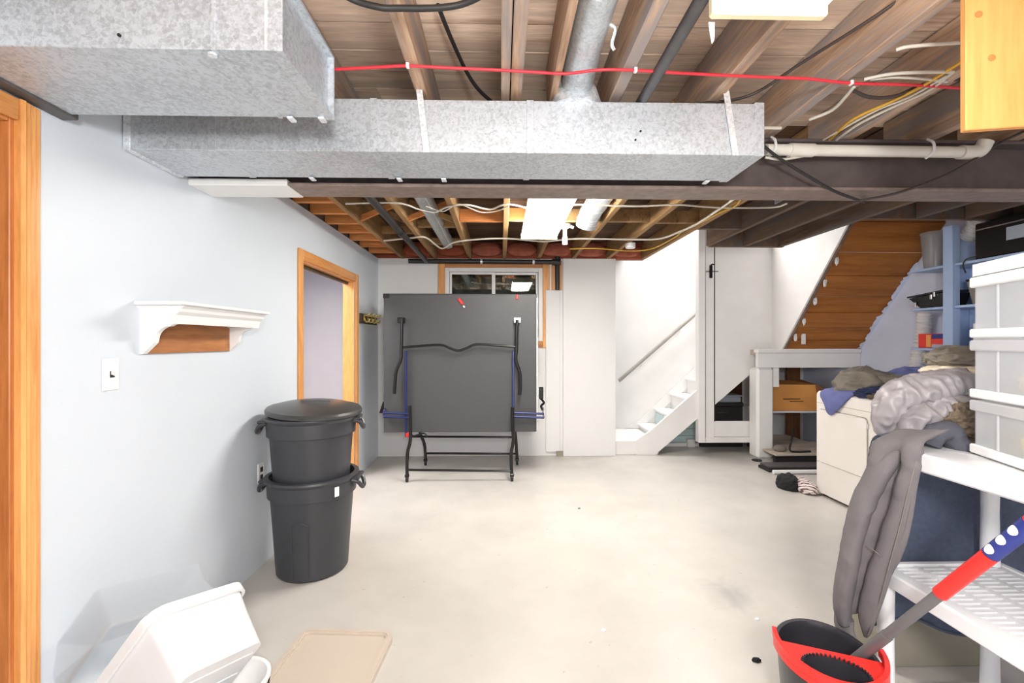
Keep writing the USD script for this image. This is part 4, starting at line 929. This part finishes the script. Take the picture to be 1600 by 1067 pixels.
# ================================================================== RESIN SHELVING AT THE RIGHT
t = thing('resin_shelving', 'white resin shelving unit with tubular legs at the right', 'shelving unit')
SX0, SX1, SY0, SY1 = 1.378, 1.86, 0.80, 1.665
for ztop, rim in ((0.992, 0.062), (0.540, 0.056), (0.085, 0.056)):
    part(t, 'shelf_rim', bx(SX0, SX0 + 0.03, SY0, SY1, ztop - rim, ztop, 0.006), 'resin')
    part(t, 'shelf_rim', bx(SX1 - 0.03, SX1, SY0, SY1, ztop - rim, ztop, 0.006), 'resin')
    part(t, 'shelf_rim', bx(SX0 + 0.03, SX1 - 0.03, SY1 - 0.03, SY1, ztop - rim, ztop, 0.006), 'resin')
    part(t, 'shelf_rim', bx(SX0 + 0.03, SX1 - 0.03, SY0, SY0 + 0.03, ztop - rim, ztop, 0.006), 'resin')
    deck = sbox(SX0 + 0.03, SY0 + 0.03, SX1 - 0.03, SY1 - 0.03)
    if ztop < 0.9:
        slots = []
        for ix in range(4):
            for iy in range(34):
                xx, yy = SX0 + 0.055 + 0.098 * ix, SY0 + 0.06 + 0.024 * iy
                slots.append(sbox(xx, yy, xx + 0.078, yy + 0.011))
        from shapely.ops import unary_union
        deck = deck.difference(unary_union(slots))
        part(t, 'shelf_deck', prism(deck, 'z', ztop - 0.012, ztop - 0.004), 'resin')
        for k in range(5):
            part(t, 'deck_rib', bx(SX0 + 0.03 + 0.098 * k, SX0 + 0.05 + 0.098 * k, SY0 + 0.03, SY1 - 0.03, ztop - 0.04, ztop - 0.013), 'resin')
    else:
        part(t, 'shelf_deck', prism(deck, 'z', ztop - 0.012, ztop - 0.003), 'resin')
for lx in (1.408, 1.80):
    for ly in (SY0 + 0.06, 1.634):
        for z0_, z1_ in ((0.0, 0.028), (0.086, 0.483), (0.541, 0.929)):
            part(t, 'leg', lathe([(0, z0_), (0.028, z0_), (0.025, (z0_ + z1_) / 2), (0.028, z1_), (0, z1_)], 20, at=(lx, ly, 0)), 'resin', smooth=40)
t = thing('blanket', 'dark denim-blue blanket hanging behind the end of the resin shelving', 'blanket')
bc = []
for k, xx in enumerate(np.linspace(1.41, 2.25, 9)):
    w_ = 0.014 * math.sin(k * 2.1)
    bc.append([(xx, 1.60, 1.006), (xx, 1.675, 1.006), (xx, 1.712 + w_, 0.93), (xx, 1.722 + w_, 0.72), (xx, 1.726 - w_, 0.50), (xx, 1.73 - w_, 0.255 + 0.035 * math.sin(k * 1.3))])
part(t, 'sheet', drape(bc, 0.016, 7, 0.008), 'blanket', smooth=True)
part(t, 'hem', tube(spline([np.array(c[-1]) + [0, -0.004, 0.004] for c in bc], 6), 0.006, 8), 'blanket', smooth=True)
t = thing('flat_carton', 'grey-beige carton on the floor behind the resin shelving', 'carton')
part(t, 'box', bx(1.58, 2.04, 1.86, 2.04, 0.0, 0.36, 0.004), 'greycard')
part(t, 'flap', bx(1.578, 2.042, 1.855, 1.9, 0.361, 0.366, 0.001), 'greycard')

# stacked see-through drawer boxes
def drawer_box(z, h, label, lid=False, fill=None):
    t = thing('drawer_box', label, 'storage box', None, loc=(1.552, 1.465, z), rz=-18)
    # local: front face along -Y from the far-left corner, depth along +X
    L, D = 0.36, 0.34
    e = 0.005
    part(t, 'body', cat(bx(0.004, 0.007, -L + .01, -0.01, 0.03, h - 0.036), bx(0.008, D - .008, -0.013, -0.010, 0.03, h - 0.036), bx(0.008, D - .008, -L + .01, -L + 0.013, 0.03, h - 0.036), bx(D - .011, D - .008, -L + .01, -0.01, 0.03, h - 0.036), bx(0.008, D - .008, -L + .01, -.01, 0.022, 0.026)), 'frosted')
    part(t, 'bottom_frame', cat(bx(-e, 0.012, -L - e, e, 0.001, 0.030, 0.004), bx(0.012, D, -0.012, e, 0.001, 0.030, 0.004), bx(0.012, D, -L - e, -L + .012, 0.001, 0.030, 0.004)), 'white_plastic')
    part(t, 'top_frame', cat(bx(-e, 0.012, -L - e, e, h - 0.040, h - 0.006, 0.004), bx(0.012, D, -0.012, e, h - 0.040, h - 0.006, 0.004), bx(0.012, D, -L - e, -L + .012, h - 0.040, h - 0.006, 0.004), bx(D - .012, D, -L + .012, -0.012, h - 0.040, h - 0.006, 0.004)), 'frosted_light' if not lid else 'white_plastic')
    for yy in (-0.115, -0.245):
        part(t, 'rib', bx(0.000, 0.0035, yy - 0.004, yy + 0.004, 0.031, h - 0.041, 0.001), 'frosted_light')
    if lid:
        part(t, 'lid', prism(rrect(-0.004, D, -L - 0.006, 0.004, 0.02), 'z', h - 0.004, h + 0.035), 'white_plastic')
    return t
drawer_box(0.994, 0.180, 'lowest of three stacked clear drawer boxes, with yellow paper inside')
drawer_box(1.175, 0.195, 'middle of three stacked clear drawer boxes on the resin shelving')
drawer_box(1.371, 0.205, 'topmost clear drawer box with a white lid on the resin shelving', True)
def inside(name, label, cat_, x, y, z, sz, mat, seed):
    ca, sa = math.cos(math.radians(-18)), math.sin(math.radians(-18))
    c = (1.552 + x * ca - y * sa, 1.455 + x * sa + y * ca, z)
    single(name, lump(c, sz, seed=seed, fold=0.12, sub=4, flat=0.5, rz=-18), mat, label, cat_, smooth=True)
inside('paper_pile', 'pale yellow papers inside the lowest clear drawer box', 'papers', 0.14, -0.20, 1.053, (0.11, 0.13, 0.062), 'yellow_paper', 31)
inside('white_cloth', 'white cloth inside the middle clear drawer box', 'cloth', 0.14, -0.19, 1.235, (0.11, 0.13, 0.065), 'cream', 33)
inside('white_cloth', 'white cloth inside the topmost clear drawer box', 'cloth', 0.14, -0.20, 1.435, (0.11, 0.12, 0.07), 'white_plastic', 35)

# jackets and hoodie over the far end of the shelving
def q3(x, y, Y):
    return P(x, y, Y=Y)
t = thing('silver_jacket', 'crumpled silver-grey jacket piled on the end of the resin shelving', 'jacket')
part(t, 'body', lump(q3(1462, 652, 1.74), (0.19, 0.10, 0.125), seed=41, fold=0.22, freq=3.4, sub=6, flat=0.62, rz=10), 'jacket_grey', smooth=True)
part(t, 'sleeve', limb([q3(1402, 693, 1.70), q3(1384, 660, 1.70), q3(1402, 622, 1.68), q3(1450, 606, 1.66), q3(1510, 598, 1.66)], [0.030, 0.046, 0.058, 0.062, 0.058], 3, 0.34, 0.8, 48, 24, (34, 30, 14)), 'jacket_grey', smooth=True)
part(t, 'sleeve', limb([q3(1412, 690, 1.64), q3(1432, 655, 1.62), q3(1470, 636, 1.62), q3(1515, 625, 1.62)], [0.035, 0.045, 0.048, 0.04], 6, 0.36, 0.8, 48, 24, (34, 30, 14)), 'jacket_grey', smooth=True)
part(t, 'fur_lining', lump(q3(1496, 662, 1.60), (0.10, 0.06, 0.085), seed=44, fold=0.14, freq=4, sub=5, flat=0.8), 'fur', smooth=True, label='brown fur lining')
part(t, 'hem', limb([q3(1391, 640, 1.76), q3(1379, 665, 1.74), q3(1396, 697, 1.70), q3(1420, 702, 1.66)], [0.018, 0.022, 0.02, 0.016], 9, 0.1, 0.8), 'jacket_olive', smooth=True)
single('cream_towel', lump(q3(1492, 580, 1.75), (0.11, 0.09, 0.028), seed=51, fold=0.1, sub=4, flat=0.5), 'cream', 'cream folded towel between the silver-grey jacket and a brown sweater', 'towel', smooth=True)
single('brown_sweater', lump(q3(1500, 560, 1.78), (0.14, 0.09, 0.05), seed=53, fold=0.14, freq=1.8, sub=5, flat=0.5, rz=15), 'jacket_olive', 'dark olive-brown sweater topping the clothes heap', 'sweater', smooth=True)

t = thing('hoodie', 'grey zip hoodie hanging off the corner of the resin shelving', 'hoodie')
hx = lambda x: 1.80 - (x - 1300) / 150.0 * 0.34
def h3(x, y, off=0.0):
    Y = float(np.interp(x, [1290, 1450, 1500], [1.79, 1.46, 1.46]))
    p = P(x, y, Y=Y)
    return p + np.array([-off, 0, 0])
rows = [(690, 1376, 1402, 1424, 1442, 1458), (712, 1372, 1396, 1420, 1440, 1458), (735, 1370, 1392, 1414, 1436, 1453), (765, 1364, 1388, 1408, 1430, 1447), (810, 1354, 1378, 1400, 1424, 1440), (850, 1346, 1366, 1392, 1416, 1430), (890, 1338, 1358, 1380, 1402, 1412), (925, 1330, 1346, 1362, 1380, 1392), (958, 1322, 1336, 1350, 1364, 1376)]
offs = (0.03, 0.055, 0.02, 0.05, 0.03)
cols = []
for k in range(5):
    line = [(1.50, h3(r[k + 1], r[0])[1] + 0.02, 1.02)] if False else []
    for r in rows:
        line.append(h3(r[k + 1], r[0], offs[k] if r[0] > 700 else 0.025))
    first = line[0] + np.array([0.10, 0.02, 0.035])
    cols.append([first] + line)
part(t, 'body', drape(cols, 0.022, 61, 0.012), 'hoodie', smooth=True)
part(t, 'sleeve', limb([h3(1412, 690, -0.03), h3(1392, 722, 0.015), h3(1372, 775, 0.042), h3(1358, 830, 0.05), h3(1345, 890, 0.05), h3(1333, 940, 0.04), h3(1332, 968, 0.03)], [0.050, 0.062, 0.066, 0.064, 0.060, 0.054, 0.046], 62, 0.12, 0.55, 48, 20, (11, 11, 9)), 'hoodie', smooth=True)
part(t, 'cuff', limb([h3(1331, 962, 0.03), h3(1331, 978, 0.03), h3(1336, 992, 0.03)], [0.040, 0.042, 0.040], 63, 0.04, 0.55), 'hoodie', smooth=True)
part(t, 'front_panel', drape([[h3(1418, 745, 0.03), h3(1402, 830, 0.055), h3(1376, 900, 0.055), h3(1358, 955, 0.04), h3(1362, 994, 0.03)],
                              [h3(1434, 740, 0.035), h3(1420, 830, 0.065), h3(1396, 900, 0.06), h3(1376, 955, 0.05), h3(1368, 996, 0.03)],
                              [h3(1448, 735, 0.03), h3(1438, 820, 0.05), h3(1416, 890, 0.045), h3(1396, 945, 0.04), h3(1374, 990, 0.03)]], 0.018, 64, 0.006), 'hoodie', smooth=True)
part(t, 'zip_tape', tube(spline([h3(1450, 700, 0.02), h3(1447, 740, 0.045), h3(1437, 820, 0.066), h3(1415, 890, 0.062), h3(1396, 943, 0.052), h3(1374, 992, 0.042)], 8), 0.0022, 6), 'seam', smooth=True)
part(t, 'pocket_seam', tube(spline([h3(1386, 853, 0.075), h3(1398, 858, 0.08), h3(1412, 870, 0.075)], 6), 0.0018, 6), 'seam', smooth=True)
part(t, 'hood_roll', limb([q3(1452, 697, 1.56), q3(1462, 678, 1.56), q3(1484, 674, 1.55), q3(1496, 694, 1.54), q3(1522, 708, 1.50)], [0.030, 0.042, 0.040, 0.040, 0.034], 66, 0.12, 0.8), 'hoodie_lining', smooth=True)

# ================================================================== BLUE WALL SHELVES AND THEIR CONTENTS
t = thing('built_in_shelves', 'pale blue built-in shelves on the right wall', 'shelves')
BX0 = 3.88
part(t, 'back_panel', bx(RX - 0.014, RX - 0.002, 2.6, 4.06, 0.6, JB - 0.002), 'blue_paint')
for z in (0.93, 1.300, 1.668, 2.030):
    part(t, 'shelf_board', bx(BX0, RX - 0.015, 2.6, 4.22, z - 0.022, z, 0.003), 'blue_paint')
part(t, 'upright', bx(BX0 - 0.024, BX0 - 0.001, 3.80, 3.885, 0.0, 2.36, 0.003), 'blue_paint')
part(t, 'upright', bx(BX0 + 0.0, BX0 + 0.045, 3.80, 3.83, 2.031, 2.36, 0.002), 'blue_paint')
for a, b in ((0.0, 0.907), (0.931, 1.277), (1.301, 1.645), (1.669, 2.007)):
    part(t, 'divider', bx(BX0 + 0.0, BX0 + 0.045, 3.80, 3.83, a, b, 0.002), 'blue_paint')
    if a:
        part(t, 'end_cleat', bx(RX - 0.06, RX - 0.015, 4.04, 4.08, a, b, 0.002), 'blue_paint')
        part(t, 'cross_panel', bx(BX0 + 0.12, RX - 0.016, 3.95, 3.97, a, b, 0.002), 'blue_paint')
t = thing('plastic_bucket', 'translucent grey bucket on the top blue shelf', 'bucket')
part(t, 'wall', lathe([(0, 0.0), (0.080, 0.0), (0.104, 0.318), (0.110, 0.322), (0.110, 0.332), (0.102, 0.332), (0.077, 0.006), (0, 0.006)], 40, at=(4.0, 4.10, 2.031)), 'smoke', smooth=40)
t = thing('tool_case', 'black open tool case on the second blue shelf', 'tool case')
part(t, 'body', tm(hull([(3.90, 3.92, 1.669), (3.90, 4.14, 1.669), (4.10, 3.92, 1.669), (4.10, 4.14, 1.669), (3.88, 3.90, 1.79), (3.88, 4.24, 1.765), (4.12, 3.90, 1.79), (4.12, 4.24, 1.765)])), 'black_metal')
part(t, 'lip', tm(hull([(3.87, 3.895, 1.80), (3.87, 4.25, 1.772), (4.13, 3.895, 1.80), (4.13, 4.25, 1.772), (3.87, 3.895, 1.815), (3.87, 4.25, 1.785), (4.13, 3.895, 1.815), (4.13, 4.25, 1.785)])), 'black_plastic')
for yy, zz in ((3.97, 1.76), (4.00, 1.74), (4.16, 1.68)):
    part(t, 'clasp', bx(3.868, 3.88, yy, yy + 0.02, zz, zz + 0.045, 0.002), 'chrome')
t = thing('red_carton', 'bright red printed carton on the third blue shelf', 'carton')
part(t, 'box', bx(3.90, 4.0, 3.90, 4.165, 1.301, 1.43, 0.003), 'red_box')
part(t, 'print', bx(3.8985, 3.8995, 3.91, 4.03, 1.385, 1.425), 'label_blue')
part(t, 'print', bx(3.8985, 3.8995, 3.91, 4.03, 1.303, 1.335), 'grey_blue')
part(t, 'print', bx(3.8985, 3.8995, 4.04, 4.085, 1.31, 1.42), 'cardboard')
t = thing('vent_hose', 'white ribbed vent hose slanting above the top blue shelf', 'hose')
hp = spline([P(1552, 316, X=4.04), P(1535, 338, X=4.04), P(1512, 372, X=4.06)], 30)
part(t, 'hose', tube(hp, [0.062 + 0.007 * math.sin(i * 1.35) for i in range(len(hp))], 20), 'hose', smooth=30)
t = thing('vent_hose', 'white ribbed vent hose hanging down below the blue shelf ends', 'hose')
hp = spline([(4.09, 4.30, 1.64), (4.09, 4.32, 1.40), (4.07, 4.36, 1.15), (4.04, 4.37, 0.90)], 34)
part(t, 'hose', tube(hp, [0.058 + 0.006 * math.sin(i * 1.35) for i in range(len(hp))], 20), 'hose', smooth=30)
t = thing('black_appliance', 'large black box with a metal strip on the top blue shelf', 'appliance')
part(t, 'body', bx(3.90, 4.14, 3.10, 3.66, 2.031, 2.325, 0.01), 'black_metal')
part(t, 'trim_strip', bx(3.894, 3.8995, 3.12, 3.64, 2.265, 2.275), 'chrome')
part(t, 'label', bx(3.896, 3.8995, 3.30, 3.42, 2.14, 2.24), 'grey_blue')
single('black_cable', tube(spline([(3.90, 3.64, 2.06), (3.876, 3.70, 2.045), (3.868, 3.72, 2.0), (3.87, 3.70, 1.93)], 6), 0.005, 7), 'black_cable', 'thin black cord hanging from the black appliance on the blue shelf', 'cable', smooth=True)
t = thing('dark_basket', 'dark brown woven basket on the second blue shelf', 'basket')
part(t, 'body', tm(hull([(x, y, z) for x, y, z in [(3.93, 3.36, 1.669), (3.93, 3.70, 1.669), (4.12, 3.36, 1.669), (4.12, 3.70, 1.669), (3.91, 3.34, 1.86), (3.91, 3.73, 1.86), (4.14, 3.34, 1.86), (4.14, 3.73, 1.86)]])), 'jacket_olive')
part(t, 'rim', bx(3.90, 4.145, 3.335, 3.735, 1.861, 1.88, 0.004), 'dark_slot')
t = thing('white_carton', 'white carton on the third blue shelf beside the drawer boxes', 'carton')
part(t, 'box', bx(3.93, 4.10, 3.30, 3.70, 1.301, 1.51, 0.003), 'label_white')
part(t, 'band', bx(3.928, 3.9295, 3.30, 3.70, 1.43, 1.445), 'dark_slot')

# ================================================================== PINE BOARD, MOP, FLOOR ITEMS
t = thing('pine_board', 'yellow pine board hanging from the joists at the top right corner', 'board', loc=(1.255, 1.20, 0), rz=-11)
part(t, 'board', bx(0, 0.62, 0, 0.02, 1.931, JB - 0.001, 0.002), 'pine')
for x, z in ((0.03, 2.24), (0.06, 2.12)):
    part(t, 'knot', lathe([(0, -0.0006), (0.009, -0.0006), (0.009, 0.0006), (0, 0.0006)], 14).apply_transform(trimesh.transformations.rotation_matrix(math.pi / 2, (1, 0, 0))).apply_translation((x, -0.0008, z)), 'casing_dark')

t = thing('mop_bucket', 'black mop bucket with red wringer on the floor at bottom right', 'mop bucket', loc=(1.135, 1.56, 0), rz=-24)
EX, EY = 0.155, 0.205
part(t, 'tub', lathe([(0, 0.0), (0.80, 0.0), (0.85, 0.02), (0.97, 0.255), (1.02, 0.262), (1.02, 0.272), (0.94, 0.272), (0.90, 0.25), (0.79, 0.06), (0.70, 0.035), (0, 0.035)], 64, EX, EY), 'black_plastic', smooth=40)
front = Polygon([(math.cos(a) * EX * 1.07, math.sin(a) * EY * 1.07) for a in np.linspace(0, 2 * math.pi, 60)])
half = front.intersection(sbox(-1, -1, 1, -0.015))
hole = Polygon([(math.cos(a) * 0.098, -0.118 + math.sin(a) * 0.076) for a in np.linspace(0, 2 * math.pi, 40)])
part(t, 'wringer_deck', prism(half.difference(hole), 'z', 0.273, 0.292), 'red_plastic')
rim = front.difference(front.buffer(-0.014)).intersection(sbox(-1, -1, 1, 0.02))
for g in getattr(rim, 'geoms', [rim]):
    part(t, 'red_rim', prism(g, 'z', 0.293, 0.318), 'red_plastic')
part(t, 'spin_basket', lathe([(0, 0.17), (0.066, 0.17), (0.074, 0.18), (0.094, 0.288), (0.088, 0.288), (0.068, 0.186), (0, 0.182)], 48, 1.0, 0.78, at=(0, -0.118, 0)), 'black_plastic', smooth=40)
teeth = []
for k in range(44):
    a = 2 * math.pi * k / 44
    teeth.append(move(bx(-0.0022, 0.0022, 0, 0.008, 0, 0.008), (0, 0, 0), rz=math.degrees(a) + 90).apply_translation((math.cos(a) * 0.097, -0.118 + math.sin(a) * 0.0755, 0.289)))
part(t, 'basket_teeth', cat(*teeth), 'black_plastic', kind='stuff')
t = thing('mop', 'grey and red mop handle leaning out of the mop bucket', 'mop')
a, b = np.array(P(1322, 1042, Y=1.60)), np.array(P(1600, 826, Y=1.11))
dv = b - a
pt = lambda s: a + dv * s
part(t, 'handle', tube([pt(-0.05), pt(0.64)], 0.0150, 18), 'grey_handle', smooth=40)
part(t, 'sleeve', tube([pt(0.05), pt(0.30)], 0.0172, 18), 'grey_handle', smooth=40)
part(t, 'grip', tube([pt(0.615), pt(0.86)], 0.0195, 20), 'red_plastic', smooth=40)
lb = part(t, 'label_band', tube([pt(0.862), pt(1.03)], 0.0198, 20), 'label_blue', smooth=40)
nrm = np.array([-0.62, -0.35, 0.70]); ud = dv / np.linalg.norm(dv); nrm = nrm - ud * (nrm @ ud); nrm /= np.linalg.norm(nrm)
side = np.cross(ud, nrm)
for s in (0.885, 0.935, 0.985):
    ctr = pt(s)
    ring_pts, fc = [], []
    for i in range(7):
        for j in range(16):
            r_ = 0.0135 * i / 6; an = 2 * math.pi * j / 16
            u, w_ = r_ * math.cos(an), r_ * math.sin(an)
            th = w_ / 0.0203
            ring_pts.append(ctr + ud * u + nrm * 0.0203 * math.cos(th) + side * 0.0203 * math.sin(th))
    for i in range(6):
        for j in range(16):
            k = (j + 1) % 16
            fc += [(i * 16 + j, (i + 1) * 16 + j, (i + 1) * 16 + k), (i * 16 + j, (i + 1) * 16 + k, i * 16 + k)]
    part(lb, 'disc', trimesh.Trimesh(ring_pts, fc, process=False), 'label_white')
part(t, 'upper_handle', tube([pt(1.031), pt(1.35)], 0.0190, 18), 'red_plastic', smooth=40)
part(t, 'mop_head', lump(pt(-0.02) + np.array([0, 0.01, -0.045]), (0.06, 0.06, 0.03), seed=71, fold=0.2, sub=4, flat=0.8), 'grey_handle', smooth=True)

# big beige lid lying on the floor
t = thing('beige_cover', 'beige plastic storage box lid lying flat on the floor', 'lid', loc=(-0.725, 1.80, 0), rz=-4)
out = rrect(-0.215, 0.215, -0.33, 0.33, 0.055, 10)
part(t, 'panel', prism(out.buffer(-0.03), 'z', 0.001, 0.018), 'beige_lid')
part(t, 'rim', cat(prism(out.difference(out.buffer(-0.03)), 'z', 0.0, 0.026), prism(out.buffer(-0.006).difference(out.buffer(-0.022)), 'z', 0.0255, 0.030)), 'beige_lid')

# white tub and clear tub leaning against the left wall, laundry basket below
def tub_mesh(L, W, D, t_=0.004, taper=0.86, r=0.05):
    """open box, opening up at z = D, centred"""
    def loop(k, inset, z):
        p = rrect(-L / 2 * k + inset, L / 2 * k - inset, -W / 2 * k + inset, W / 2 * k - inset, r * k, 6)
        return np.array([(x, y, z) for x, y in list(p.exterior.coords)[:-1]])
    rings = [loop(taper, 0, 0.0), loop(0.93, 0, D * 0.5), loop(1.0, 0, D), loop(1.0, t_, D), loop(0.93, t_, D * 0.5), loop(taper, t_, t_)]
    n = len(rings[0]); v = np.vstack(rings + [np.array([[0, 0, 0.0]]), np.array([[0, 0, t_]])]); f = []
    for i in range(5):
        for j in range(n):
            k = (j + 1) % n
            f += [(i * n + j, i * n + k, (i + 1) * n + k), (i * n + j, (i + 1) * n + k, (i + 1) * n + j)]
    for j in range(n):
        k = (j + 1) % n
        f += [(6 * n, k, j), (6 * n + 1, 5 * n + j, 5 * n + k)]
    return trimesh.Trimesh(v, f, process=False)
def tub_rim(L, W, D, w=0.018, h=0.02, r=0.05):
    o = rrect(-L / 2 - w, L / 2 + w, -W / 2 - w, W / 2 + w, r + w, 8)
    return prism(o.difference(rrect(-L / 2, L / 2, -W / 2, W / 2, r, 8)), 'z', D - h, D + 0.004)
def pose(meshes, origin, xdir, zdir):
    xdir, zdir = np.array(xdir, float), np.array(zdir, float)
    zdir /= np.linalg.norm(zdir); xdir -= zdir * (xdir @ zdir); xdir /= np.linalg.norm(xdir)
    R3 = np.stack([xdir, np.cross(zdir, xdir), zdir], 1)
    o = []
    for m in meshes:
        m = tm(m).copy(); m.vertices = m.vertices @ R3.T + np.array(origin); o.append(m)
    return o
XD, ZD = np.array([0.42, 0.87, -0.23]), np.array([-0.70, 0.42, 0.58])
t = thing('white_tub', 'white plastic tub tipped over on the floor beside the left wall', 'tub')
RC = np.array([-1.20, 1.70, 0.292])
zu = ZD / np.linalg.norm(ZD)
b_, r_, i_ = pose([tub_mesh(0.34, 0.36, 0.24, 0.004, 0.88, 0.05), tub_rim(0.34, 0.36, 0.24, 0.012, 0.03, 0.05), cat(*[bx(-0.13, 0.13, y - 0.004, y + 0.004, -0.004, 0.001) for y in (-0.10, 0.0, 0.10)])], RC - zu * 0.24, XD, ZD)
part(t, 'shell', b_, 'resin', smooth=40)
part(t, 'rim', r_, 'white_plastic', smooth=30)
part(t, 'base_rib', i_, 'resin')
t = thing('clear_tub', 'clear plastic tub leaning between the white tub and the wall', 'tub')
b_, r_ = pose([tub_mesh(0.36, 0.34, 0.15, 0.003, 0.96, 0.015), tub_rim(0.36, 0.34, 0.15, 0.010, 0.010, 0.015)], RC + zu * 0.16 + np.array([-0.035, -0.09, 0.01]), XD, -ZD)
part(t, 'shell', b_, 'clear', smooth=40)
part(t, 'rim', r_, 'clear', smooth=30)
t = thing('laundry_basket', 'white slotted basket half hidden under the tipped tub', 'basket')
part(t, 'wall', lathe([(0, 0.0), (0.105, 0.0), (0.12, 0.10), (0.127, 0.105), (0.127, 0.115), (0.114, 0.115), (0.10, 0.006), (0, 0.006)], 40, at=(-0.99, 1.70, 0)), 'white_plastic', smooth=40)
for k in range(9):
    an = math.radians(-75 + k * 15)
    p0 = np.array([-0.99 + 0.1125 * math.cos(an), 1.70 + 0.1125 * math.sin(an), 0.04]); p1 = np.array([-0.99 + 0.1185 * math.cos(an), 1.70 + 0.1185 * math.sin(an), 0.08])
    part(t, 'slot', tube([p0, p1], 0.006, 8), 'dark_slot')

# crumbs on the floor
for k, (x, y, s, m_, lab) in enumerate(((1182, 1033, 0.010, 'sock_black', 'small black curl of debris on the floor left of the mop bucket'), (943, 985, 0.006, 'white_plastic', 'white crumb on the open floor near the bottom centre'), (1183, 968, 0.006, 'white_plastic', 'white crumb on the floor behind the mop bucket'), (905, 795, 0.006, 'jacket_olive', 'tiny dark crumb on the floor in the middle of the room'))):
    c = P(x, y, Z=0.0)
    single('crumb', lump((c[0], c[1], s * 0.4), (s * 1.6, s, s), seed=80 + k, fold=0.4, sub=2, flat=0.35), m_, lab, 'debris')
